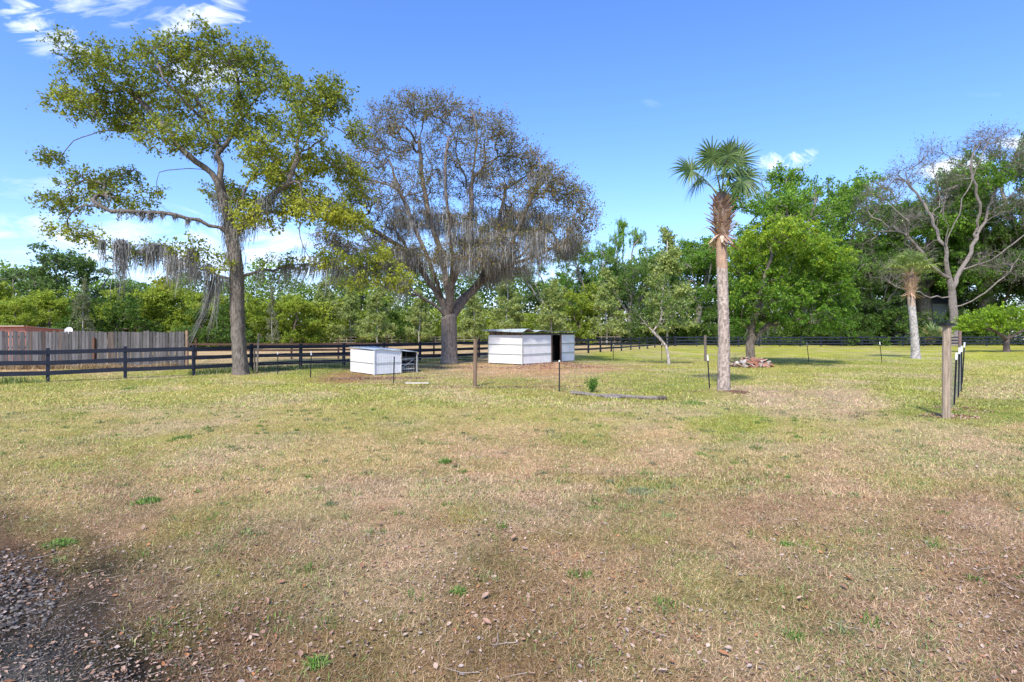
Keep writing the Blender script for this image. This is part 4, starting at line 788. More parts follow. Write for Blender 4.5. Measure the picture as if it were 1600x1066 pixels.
# ---- wide moss-draped oak behind the hutch
def mossy_oak():
    Y = EYE * F / (568 - HZ); rng = np.random.default_rng(5); t = Tree(rng, .36); base = gnd(703, 568); s = Y / F
    t.trunk(T([(703, 572), (703, 545), (702, 518), (702, 498)], Y))
    Ls = [[(702, 498), (682, 478, -.5), (655, 462, -1), (630, 440, -1.4), (600, 415, -2), (570, 395, -2.4), (530, 380, -2.8)],
          [(702, 500), (690, 470, .6), (668, 435, 1), (640, 395, 1.4), (612, 350, 2), (580, 290, 2.6), (560, 240, 3)],
          [(690, 470, .6), (675, 420, -.6), (650, 360, -1.2), (625, 300, -1.6), (605, 240, -2), (600, 190, -2)],
          [(702, 496), (698, 450, .4), (690, 400, .8), (672, 340, 1.2), (660, 280, 1.5), (655, 220, 1.8), (650, 175, 2)],
          [(703, 496), (706, 450, -.8), (706, 400, -1.6), (702, 340, -2.2), (695, 280, -2.6), (700, 220, -2.6), (690, 180, -2.6)],
          [(706, 450, -.8), (722, 400, -.4), (735, 340, 0), (738, 280, .3), (745, 220, .6), (760, 190, .8)],
          [(704, 496), (722, 470, .4), (745, 448, .6), (760, 410, 1), (775, 360, 1.6), (790, 300, 2), (800, 240, 2.4)],
          [(745, 448, .6), (775, 420, -.6), (800, 380, -1.4), (822, 330, -2), (840, 280, -2.4)],
          [(760, 430, .8), (800, 410, 1.4), (840, 375, 2), (880, 345, 2.4), (905, 330, 2.6)],
          [(775, 420, -.6), (820, 405, -1.4), (860, 390, -2), (895, 370, -2.4)],
          [(640, 395, 1.4), (600, 370, .6), (555, 345, 0), (515, 330, -.4)],
          [(655, 462, -1), (620, 455, -.6), (585, 440, 0), (550, 425, .4)]]
    for L_ in Ls: t.limb(T(L_[:-1] if L_[-1][1] < 250 else L_, Y), .08)
    # crown: fan-shaped volume with a many-lobed rim
    lob = []
    rim = [(545, 262), (575, 215), (605, 182), (645, 172), (690, 175), (735, 188), (775, 205), (805, 240), (835, 262), (862, 285), (890, 310), (905, 345), (895, 385), (560, 300), (535, 335), (520, 375)]
    for (x, y) in rim: lob.append((x, y, 30, 24, 84))
    for (x, y) in [(600, 250), (640, 230), (690, 225), (740, 240), (785, 270), (820, 305), (850, 340), (600, 310), (650, 290), (700, 280), (750, 300), (800, 340), (580, 360), (630, 350), (680, 340), (730, 350), (780, 380), (840, 385)]: lob.append((x, y, 38, 32, 76))
    for (x, y) in [(640, 400), (690, 400), (740, 405), (600, 400), (560, 400), (790, 420)]: lob.append((x, y, 36, 20, 60))
    lobes = [(T([(x, y, rng.uniform(-3, 3))], Y)[0], (rx * s, rx * s * 1.8, ry * s), n) for x, y, rx, ry, n in lob]
    A, li = lobe_points(lobes, rng); t.reach(A, sag=-.02, wig=.12); t.radii(.43, .0085)
    root = empty('oak_tree', base, 'wide sparse brownish oak tree heavy with grey moss between the hutch and the long shed', 'tree')
    w = MB(); t.wood(w, (.20, .165, .14), flare=1.25, flare_h=.4); tips = np.array(t.tip); tp = t.P[tips]; px = tp[:, 0] / tp[:, 1] * F + 800
    pal = [(.11, .14, .045), (.19, .20, .055), (.29, .25, .07), (.36, .23, .07), (.26, .27, .065)]
    c = MB(); clump_leaves(c, tp, t.dir[tips], 24, .58, .10, .5, pal, rng, tw=w, twcol=(.12, .09, .055), twr=.0085, flat=.9, droop=-.35, ntw=5)
    w.build('trunk', M['bark'], root, smooth=True); c.build('crown', M['leaf'], root)
    m = MB(); P, r = t.P, t.r; px = P[:, 0] / P[:, 1] * F + 800; py = HZ - (P[:, 2] - EYE) / P[:, 1] * F
    def pick(msk, k): return P[rng.choice(np.where(msk)[0], k)]
    right = (py > 325) & (py < 425) & (px > 725) & (px < 905) & (r > .009); midm = (py > 320) & (py < 440) & (px > 610) & (px < 800) & (r > .01); lft = (py > 360) & (py < 440) & (px > 520) & (px < 650) & (r > .01); up = (py > 250) & (py < 340) & (px > 560) & (px < 860) & (r > .016)
    moss_strands(m, pick(right, 260), 30, 1.1, rng, (.0, 0, 0), .24, width=.022); moss_strands(m, pick(midm, 300), 28, 1.0, rng, (0, 0, 0), .24, width=.022); moss_strands(m, pick(lft, 40), 26, 1.0, rng, (-.1, 0, 0), .13, width=.024); moss_strands(m, pick(up, 75), 22, .8, rng, (0, 0, 0), .11, width=.022)
    tag(m.build('hanging_moss', M['moss'], root), kind='stuff')
mossy_oak()

# ================================================================== palms
def fan(m, hub, axis, face, rad, rng, n=38, sweep=150, droop=.35, pal=((.08, .14, .03), (.12, .19, .045), (.05, .10, .03))):
    axis = nrm(np.array(axis, float)); face = np.array(face, float); face = nrm(face - axis * np.dot(face, axis)); side = np.cross(face, axis)
    for i in range(n):
        a = R(-sweep + 2 * sweep * i / (n - 1)) + rng.normal(0, .02); d = axis * math.cos(a) + side * math.sin(a) + face * (.10 * abs(math.sin(i * 1.57))) ; d = nrm(d)
        L = rad * (.98 - .28 * abs(a) / R(180)) * rng.uniform(.88, 1.08); w = rad * .026 * (1.5 - .5 * abs(a) / 2.6); sd = nrm(np.cross(d, face)); K = 6; pts = []; start = hub + axis * rad * .10 * (1 - abs(a) / R(sweep))
        bend = np.array((0, 0, -1.)) * droop * L; c = np.array(pal[rng.integers(len(pal))]) * rng.uniform(.75, 1.3)
        sway = sd * rng.normal(0, .06) * L + face * rng.normal(0, .05) * L
        v = []
        for k in range(K):
            t = k / (K - 1); p = start + d * L * t + bend * t ** 3 + sway * t ** 2; ww = w * (.35, 1.0, .95, .7, .4, .04)[k]; v += [p - sd * ww + face * ww * .35, p, p + sd * ww + face * ww * .35]
        q = []
        for k in range(K - 1):
            j = 3 * k; q += [[j, j + 1, j + 4, j + 3], [j + 1, j + 2, j + 5, j + 4]]
        m.add(v, q, col=np.tile(c, (3 * K, 1)) * (1 + .5 * np.repeat(np.linspace(0, 1, K), 3)[:, None] ** 4 * np.array((1.2, .9, .6))))
def palm_trunk(base, top, r0, r1, rng, col, foot=1.15, n=150, k=26):
    m = MB(); ts = np.linspace(0, 1, n); H = top[2] - base[2]; a = np.arange(k) / k * 2 * np.pi; v = []; c = []
    for t in ts:
        ctr = base + (top - base) * t + np.array((.02 * math.sin(t * 5), .02 * math.cos(t * 4), 0)); z = t * H
        r = (r0 + (r1 - r0) * t) * (1 + (foot - 1) * math.exp(-z / .18)) * (1 + .03 * math.sin(t * 9))
        rough = vn(a * r * 22 + 7, np.full(k, z * 9), 1, 3) * .045 + vn(a * r * 60, np.full(k, z * 30), 1, 5) * .05 + .02 * math.sin(z * 2 * np.pi / .055 + 1.2 * math.sin(z * 3)) * (.4 + 1.6 * (t > .72))
        rr = r * (.95 + rough); v.append(ctr + np.stack([np.cos(a) * rr, np.sin(a) * rr, np.zeros(k)], 1))
        spot = vn(a * 9 + np.sin(a) * 2, np.full(k, z * 15), 1, 12) ; dark = (spot < .42) * (1 - .85 * (t > .80)); cc = np.array(col)[None] * (.78 + .5 * vn(a * 5, np.full(k, z * 6), 1, 8))[:, None] * (1 - .42 * dark)[:, None]
        if t > .80: cc = cc * np.array((.92, .76, .62))
        c.append(cc)
    i = np.arange(n - 1)[:, None] * k; j = np.arange(k)[None]; j2 = (j + 1) % k
    m.add(np.concatenate(v), np.stack([i + j, i + j2, i + k + j2, i + k + j], -1).reshape(-1, 4), col=np.concatenate(c)); return m
M['palmbark'] = material('palm_bark', .92, attr=True, ramp=[(.3, (.7, .68, .66)), (.7, (1.25, 1.25, 1.25))], vscale=22, bump=.7, bscale=28, stretch=(1, 1, 1.6))
M['boot'] = material('dry_leaf_base', .8, attr=True, ramp=[(.3, (.6, .55, .5)), (.7, (1.3, 1.3, 1.3))], vscale=9, stretch=(1, 1, 1), bump=.4, bscale=20)
M['frond'] = material('frond', .45, attr=True, translucent=.25, spec=.45)
def boots(m, c0, z0, z1, r, n, rng, L=(.28, .5), flareup=.9):
    for i in range(n):
        t = i / n; z = z0 + (z1 - z0) * t; a = i * 2.399 + rng.normal(0, .1); out = np.array((math.cos(a), math.sin(a), 0)); tang = np.array((-out[1], out[0], 0)); lng = rng.uniform(*L); up = rng.uniform(.5, 1.2) if t > .15 else rng.uniform(-1.2, -.2)
        d = nrm(out * .75 + np.array((0, 0, up))); p0 = np.array(c0) + np.array((0, 0, z)) + out * r * .7 - (0, 0, .05); w = rng.uniform(.045, .075); th = .018
        c = np.array([(.60, .44, .32), (.50, .34, .23), (.68, .54, .42), (.38, .25, .17)][rng.integers(4)]) * rng.uniform(.75, 1.2); K = 5; v = []
        nn = nrm(np.cross(tang, d))
        for k in range(K):
            s = k / (K - 1); p = p0 + d * lng * s + out * .05 * s * s + np.array((0, 0, -.03 * s * s)) * (up < 0); ww = w * (1.25 - .75 * s) * (1 if k < K - 1 else .6); v += [p - tang * ww, p - nn * th * (1 - .5 * s) , p + tang * ww, p + nn * th * (1 - .5 * s)]
        q = []
        for k in range(K - 1):
            for e in range(4): q.append([4 * k + e, 4 * k + (e + 1) % 4, 4 * k + 4 + (e + 1) % 4, 4 * k + 4 + e])
        q.append([4 * K - 4, 4 * K - 3, 4 * K - 2, 4 * K - 1]); m.add(v, q, col=c)
def palm_near():
    Y = EYE * F / (613 - HZ); rng = np.random.default_rng(14); base = gnd(1131, 613); base[2] = gz(*base[:2]); top = at(1128, 372, Y); crown = at(1128, 314, Y)
    root = empty('palm_tree', base, 'tall cabbage palm with a mottled straight trunk and a shaggy ring of old leaf bases', 'palm tree')
    palm_trunk(base - (0, 0, .05), top, .172, .145, rng, (.46, .37, .30)).build('trunk', M['palmbark'], root, smooth=True)
    m = MB(); m.tube([top - (0, 0, .1), at(1128, 345, Y), at(1127, 318, Y), at(1127, 300, Y)], [.15, .22, .24, .10], 14, col=np.array((.20, .13, .09)))
    boots(m, (top[0], top[1], 0), top[2] + .02, crown[2] - .02, .20, 96, rng, (.20, .40)); boots(m, (top[0], top[1], 0), top[2] - .05, top[2] + .3, .15, 16, rng, (.25, .45))
    for k in range(240):   # fibres
        a = rng.random() * 6.283; z = top[2] + rng.random() * 1.15; o_ = np.array((math.cos(a), math.sin(a), 0)); p = np.array((top[0], top[1], z)) + o_ * .2; m.tube([p, p + o_ * rng.uniform(.06, .2) + (0, 0, rng.uniform(-.15, .12))], [.004, .001], 3, cap=False, col=np.array((.36, .25, .17)) * rng.uniform(.5, 1.3))
    m.build('leaf_bases', M['boot'], root)
    # fronds: hub px, axis (x, depth, z), facing, radius
    FR = [((1084, 264), .15, (-.85, -.1, .18), (.30, -.9, .30), .74, .12), ((1108, 252), -.25, (-.30, -.2, .95), (.12, -1, .2), .76, .10), ((1130, 250), -.4, (.05, -.2, 1), (.1, -1, .2), .62, .12), ((1149, 254), .0, (.24, .1, 1), (-.2, -1, .15), .86, .0),
          ((1160, 276), .1, (.88, -.1, .22), (-.25, -.9, .35), .74, .16), ((1152, 288), -.25, (.75, -.3, -.3), (.1, -.8, .5), .62, .35), ((1122, 248), .45, (-.1, .5, .9), (0, -.6, .5), .72, .1), ((1148, 268), .6, (.5, .6, .5), (0, -.4, .9), .70, .25),
          ((1102, 276), .45, (-.4, .5, -.3), (-.1, -.6, .6), .56, .35), ((1122, 268), -.55, (-.2, -.7, -.3), (-.1, -.6, .7), .58, .35)]
    for (hx, hy), off, ax, fc, rad, dr in FR:
        dr = dr * 1.2 + .10
        m = MB(); hub = at(hx, hy, Y) + (0, off, 0); s0 = crown + np.array((rng.normal(0, .04), off * .08, -.1)); mid = (s0 + hub) / 2 + np.array((0, 0, .14)) - np.array(((hub - s0)[0], (hub - s0)[1], 0)) * .22
        t = np.linspace(0, 1, 8)[:, None]; pts = (1 - t) ** 2 * s0 + 2 * t * (1 - t) * mid + t * t * hub; m.tube(pts, np.linspace(.024, .011, 8), 5, col=np.array((.22, .26, .07)))
        fan(m, hub, ax, fc, rad, rng, n=42, droop=dr, sweep=152); m.build('frond', M['frond'], root)
palm_near()
def palm_far():
    Y = 36.8; rng = np.random.default_rng(33); base = gnd(1427, 560.5); base = np.array((base[0], Y, gz(base[0], Y))); top = at(1423, 458, Y); crown = at(1424, 432, Y)
    root = empty('palm_tree', base, 'smaller palm with a pale trunk standing in the lawn left of the capped corner post', 'palm tree')
    palm_trunk(base - (0, 0, .05), top, .245, .20, rng, (.46, .43, .40), foot=1.45, n=110, k=20).build('trunk', M['palmbark'], root, smooth=True)
    m = MB(); m.tube([top - (0, 0, .25), at(1423, 448, Y), at(1424, 436, Y), at(1424, 425, Y)], [.22, .34, .36, .15], 14, col=np.array((.30, .20, .13))); boots(m, (top[0], top[1], 0), top[2] - .1, crown[2] + .15, .30, 64, rng, (.3, .62)); m.build('leaf_bases', M['boot'], root)
    for i in range(26):
        a = i * 2.399; el = R(15 + 68 * (i / 26)); d = np.array((math.cos(a) * math.cos(el), math.sin(a) * math.cos(el), math.sin(el))); hub = crown + d * rng.uniform(.95, 1.25) + (0, 0, .1)
        m = MB(); s0 = crown; mid = (s0 + hub) / 2 + (0, 0, .2); t = np.linspace(0, 1, 6)[:, None]; m.tube((1 - t) ** 2 * s0 + 2 * t * (1 - t) * mid + t * t * hub, np.linspace(.035, .016, 6), 4, col=np.array((.30, .31, .10)))
        fan(m, hub, d * np.array((1, 1, .7)) + (0, 0, -.1), np.cross(d, (-d[1], d[0], 0)) * np.array((1, 1, 1)) + (0, 0, .3), rng.uniform(.72, .9), rng, n=26, droop=.38, sweep=140, pal=((.27, .36, .10), (.37, .45, .15), (.22, .30, .09))); m.build('frond', M['frond'], root)
palm_far()

# ================================================================== trees in and beyond the lawn
def tree_from(name, label, base, trunk_r, tip_r, trunk, limbs, lobes, rng, pal, nper=30, spread=.4, size=.13, asp=.5, wcol=(.16, .13, .10), step=.35, moss=None, flare=1.4, twigs=True, crown=True, sag=.03, wig=.12, ntw=4, updir=.5, droop=0., tonefn=None, group=None, flat=.75, jit=.15):
    t = Tree(rng, step); t.trunk(trunk)
    for L_ in limbs: t.limb(L_, jit)
    A, li = lobe_points(lobes, rng); t.reach(A, sag=sag, wig=wig); t.radii(trunk_r, tip_r); root = empty(name, base, label, 'tree', group)
    w = MB(); t.wood(w, wcol, flare=flare, flare_h=.4); tips = np.array(t.tip); tp = t.P[tips]; c = MB(); col = rng.random(len(tp)) if tonefn is None else np.clip(tonefn(tp) + rng.normal(0, .15, len(tp)), 0, 1)
    if crown: clump_leaves(c, tp, t.dir[tips], nper, spread, size, asp, pal, rng, tw=w if twigs else None, twcol=wcol, twr=tip_r * .9, colr=col, ntw=ntw, updir=updir, droop=droop, flat=flat)
    w.build('trunk', M['bark'], root, smooth=True)
    if crown: c.build('crown', M['leaf'], root)
    if moss:
        m = MB(); moss(m, t, rng); tag(m.build('hanging_moss', M['moss'], root), kind='stuff')
    return root, t
GREEN = [(.05, .10, .018), (.09, .17, .025), (.14, .24, .03), (.20, .31, .04)]
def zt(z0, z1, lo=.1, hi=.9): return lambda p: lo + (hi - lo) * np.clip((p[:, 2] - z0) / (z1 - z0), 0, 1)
# round camphor-like tree behind the rubble pile
def round_tree():
    Y = 30.0; rng = np.random.default_rng(41); s = Y / F; base = gnd(1174, 570.5); base = np.array(((1174 - 800) / F * Y, Y, 0))
    lob = [(1165, 400, 32, 34, 60), (1200, 375, 38, 26, 60), (1235, 365, 34, 22, 45), (1190, 430, 40, 30, 75), (1245, 400, 42, 30, 75), (1290, 400, 34, 24, 55), (1305, 430, 26, 32, 50), (1275, 450, 42, 32, 75), (1220, 465, 45, 28, 70), (1170, 470, 30, 28, 50), (1160, 505, 20, 20, 26),
           (1300, 475, 28, 26, 42), (1260, 495, 40, 20, 45), (1310, 505, 22, 16, 22), (1215, 350, 22, 12, 18), (1280, 385, 24, 14, 20), (1320, 465, 14, 22, 16)]
    lobes = [(T([(x, y, rng.uniform(-2.2, 1.2))], Y)[0], (rx * s * 1.05, rx * s * 1.6, ry * s), int(n * 1.25)) for x, y, rx, ry, n in lob]
    tr = T([(1174, 574), (1173, 555), (1172, 538), (1174, 520)], Y); limbs = [T([(1174, 520), (1180, 495, -.3), (1188, 460, -.6), (1200, 420, -.8), (1210, 380, -.6)], Y), T([(1172, 535), (1195, 512, .3), (1225, 490, .8), (1260, 465, 1), (1290, 430, 1)], Y), T([(1173, 522), (1166, 490, .6), (1162, 440, 1), (1168, 400, .8)], Y), T([(1200, 508, .4), (1240, 500, -.6), (1280, 490, -1.2)], Y), T([(1174, 528), (1163, 505, -.8), (1160, 480, -1)], Y)]
    def ms(m, t, rng):
        k = np.where((t.r > .03) & (t.P[:, 2] > 1.6) & (t.P[:, 2] < 3.4))[0]; moss_strands(m, t.P[rng.choice(k, 30)], 20, .7, rng, (0, 0, 0), .14)
    tree_from('shade_tree', 'dense round bright green tree rising behind the pile of broken bricks', base, .20, .008, tr, limbs, lobes, rng, [(.08, .18, .02), (.15, .29, .028), (.26, .41, .035), (.44, .54, .04)], nper=48, spread=.32, size=.15, asp=.42, wcol=(.17, .14, .11), moss=ms, tonefn=lambda p: .12 + .8 * np.clip((p[:, 2] - 2.4) / 4.5, 0, 1) ** 1.2, droop=.25)  # leaf tone by height paints a sunlit top and shaded underside
round_tree()
def lean_sapling():
    Y = 30.9; rng = np.random.default_rng(43); s = Y / F; base = np.array(((1044 - 800) / F * Y, Y, 0)); lob = [(1010, 490, 24, 16, 26), (1030, 470, 22, 20, 26), (1055, 480, 24, 18, 26), (1000, 505, 16, 8, 10), (1065, 500, 18, 10, 12), (1030, 500, 22, 12, 16), (1035, 445, 14, 14, 8)]
    lobes = [(T([(x, y, rng.uniform(-.6, .6))], Y)[0], (rx * s, rx * s, ry * s), n) for x, y, rx, ry, n in lob]
    tree_from('leaning_tree', 'small young tree with a pale crooked leaning trunk in the middle lawn', base, .08, .006, T([(1045, 571), (1044, 555), (1040, 540), (1030, 528), (1020, 518)], Y), [T([(1020, 518), (1010, 505, .1), (1000, 495)], Y), T([(1024, 522), (1032, 500, -.2), (1034, 470)], Y), T([(1030, 510), (1050, 495, .2), (1062, 488)], Y)], lobes, rng, [(.08, .15, .03), (.14, .23, .04), (.20, .30, .06)], nper=30, spread=.3, size=.11, wcol=(.42, .37, .33), flare=1.2)
lean_sapling()
def lime_tree():
    Y = 49.; rng = np.random.default_rng(44); s = Y / F; base = np.array(((1572 - 800) / F * Y, Y, 0)); lob = [(1520, 502, 22, 12, 40), (1545, 494, 26, 12, 50), (1575, 488, 28, 11, 55), (1605, 492, 24, 14, 45), (1560, 508, 34, 9, 45), (1600, 510, 24, 9, 26), (1505, 512, 14, 7, 14), (1635, 500, 24, 14, 30)]
    lobes = [(T([(x, y, rng.uniform(-1, 1))], Y)[0], (rx * s, rx * s * 1.1, ry * s), n) for x, y, rx, ry, n in lob]
    tree_from('lime_green_tree', 'low spreading lime green tree at the right edge in front of the back fence', base, .20, .009, T([(1573, 552), (1572, 540), (1573, 530)], Y), [T([(1573, 534), (1560, 522, -.4), (1540, 510)], Y), T([(1573, 532), (1580, 515, .4), (1578, 498)], Y), T([(1574, 533), (1592, 520, -.4), (1615, 508)], Y), T([(1555, 520, -.4), (1530, 512, .3), (1510, 510)], Y)], lobes, rng, [(.16, .28, .02), (.27, .42, .025), (.38, .54, .04)], nper=34, spread=.42, size=.17, wcol=(.13, .10, .09), flat=.35)
lime_tree()

# prototypes for the tree belt; 10 m tall, base at the origin
def proto(name, seed, kind):
    rng = np.random.default_rng(seed); Z = np.array((0, 0, 0.)); H = 10.
    if kind in ('sapling', 'thin'):
        tr = np.array([(0, 0, -.2), (.08, 0, 2), (-.05, .1, 4.5), (.1, 0, 7), (.05, .05, 9.3)]); lob = []; nlev = 9
        for k in range(nlev):
            h = .20 + .76 * k / (nlev - 1); r = H * (.27 * (1 - h) ** .75 + .03) * (1.0 if kind == 'sapling' else .75)
            for j in range(4 if k < 7 else 2):
                a = rng.random() * 6.28; lob.append(((math.cos(a) * r * .6, math.sin(a) * r * .6, h * H + rng.normal(0, .25)), (r * .5, r * .5, .55), 11 if kind == 'sapling' else 6))
        return tree_from(name, None, Z, .11, .012, tr, [], lob, rng, [(.20, .28, .07), (.29, .37, .09), (.40, .47, .13), (.48, .53, .18)] if kind == 'sapling' else [(.14, .17, .07), (.20, .23, .10), (.28, .30, .14)], nper=34 if kind == 'sapling' else 20, spread=.55, size=.23, asp=.6, wcol=(.50, .47, .42), step=.5, sag=-.08, flare=1.1)
    if kind == 'bushy':
        tr = np.array([(0, 0, -.2), (.2, .1, 1.5), (.1, 0, 3)]); lob = []
        for k in range(40):
            h = rng.uniform(.04, .93); r = H * .42 * math.sqrt(max(0.05, 1 - (abs(h - .42) / .58) ** 2.2)); a = rng.random() * 6.28; q = math.sqrt(rng.random()); lob.append(((math.cos(a) * r * q, math.sin(a) * r * q, h * H), (1.25, 1.25, .8), 15))
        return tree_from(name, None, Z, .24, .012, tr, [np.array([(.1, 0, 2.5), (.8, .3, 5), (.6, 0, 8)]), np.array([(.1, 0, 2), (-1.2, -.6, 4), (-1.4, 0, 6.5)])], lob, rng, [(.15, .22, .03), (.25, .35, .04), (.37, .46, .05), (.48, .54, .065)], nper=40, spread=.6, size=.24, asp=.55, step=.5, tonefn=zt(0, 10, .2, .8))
    if kind == 'airy':
        tr = np.array([(0, 0, -.2), (.2, .1, 3), (-.1, 0, 5.5)]); lob = []
        for k in range(24):
            a = rng.random() * 6.28; h = rng.uniform(.42, .96); r = 3.4 * math.sqrt(max(.05, 1 - (abs(h - .68) / .34) ** 2)); q = math.sqrt(rng.random()); lob.append(((math.cos(a) * r * q, math.sin(a) * r * q, h * H), (.85, .85, .45), 9))
        return tree_from(name, None, Z, .17, .011, tr, [np.array([(0, 0, 4), (1.2, .4, 6), (1.8, .2, 8.4)]), np.array([(0, 0, 4.5), (-1.2, .2, 6.4), (-1.8, 0, 8)]), np.array([(0, 0, 5.2), (.1, -.6, 7), (0, 0, 9)])], lob, rng, [(.08, .15, .03), (.13, .22, .05), (.19, .28, .07)], nper=26, spread=.55, size=.22, asp=.6, wcol=(.22, .19, .17), step=.5)
    if kind in ('oak', 'darkoak'):
        tr = np.array([(0, 0, -.2), (.1, .1, 1.6), (-.1, 0, 3.2)]); lob = []; limbs = []
        for k in range(6):
            a = k * 1.05 + rng.normal(0, .2); limbs.append(np.array([(0, 0, 2.6 + .2 * k), (math.cos(a) * 1.3, math.sin(a) * 1.3, 4.6), (math.cos(a) * 2.6, math.sin(a) * 2.6, 6.2 + rng.uniform(0, 1.6)), (math.cos(a) * 3.6, math.sin(a) * 3.6, 7 + rng.uniform(0, 2))]))
        for k in range(30):
            a = rng.random() * 6.28; h = rng.uniform(.30, .93); r = 4.8 * math.sqrt(max(.05, 1 - (abs(h - .62) / .38) ** 3)); q = rng.random() ** .4; lob.append(((math.cos(a) * r * q, math.sin(a) * r * q, h * H), (1.2, 1.2, .6), 14))
        def ms(m, t, rng):
            k = np.where((t.r > .02) & (t.P[:, 2] > 3))[0]; moss_strands(m, t.P[rng.choice(k, 60)], 14, .5, rng, (0, 0, 0), .1, width=.016)
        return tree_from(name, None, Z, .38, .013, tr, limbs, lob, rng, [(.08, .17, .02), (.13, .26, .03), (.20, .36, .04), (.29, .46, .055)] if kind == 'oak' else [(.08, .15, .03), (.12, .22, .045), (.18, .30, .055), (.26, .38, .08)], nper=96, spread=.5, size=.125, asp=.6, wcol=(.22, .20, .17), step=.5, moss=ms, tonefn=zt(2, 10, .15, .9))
    if kind == 'shrub':
        tr = np.array([(0, 0, -.1), (.1, .1, .8)]); lob = []
        for k in range(22):
            a = rng.random() * 6.28; h = rng.uniform(.08, .9); r = 5 * math.sqrt(max(.05, 1 - h * h)); q = math.sqrt(rng.random()); lob.append(((math.cos(a) * r * q, math.sin(a) * r * q, h * 6), (1.3, 1.3, .9), 13))
        return tree_from(name, None, Z, .16, .012, tr, [], lob, rng, [(.06, .12, .018), (.10, .19, .025), (.16, .26, .04)], nper=36, spread=.6, size=.27, asp=.55, step=.6)
PR = {}
SPECS = dict(sapling=('young_tree', (71, 72, 73)), thin=('thin_tree', (74, 75)), bushy=('bushy_tree', (76, 77, 78)), airy=('airy_tree', (79, 80)), oak=('broadleaf_tree', (81, 82)), darkoak=('evergreen_oak', (83, 84)), shrub=('shrub', (85, 86)))
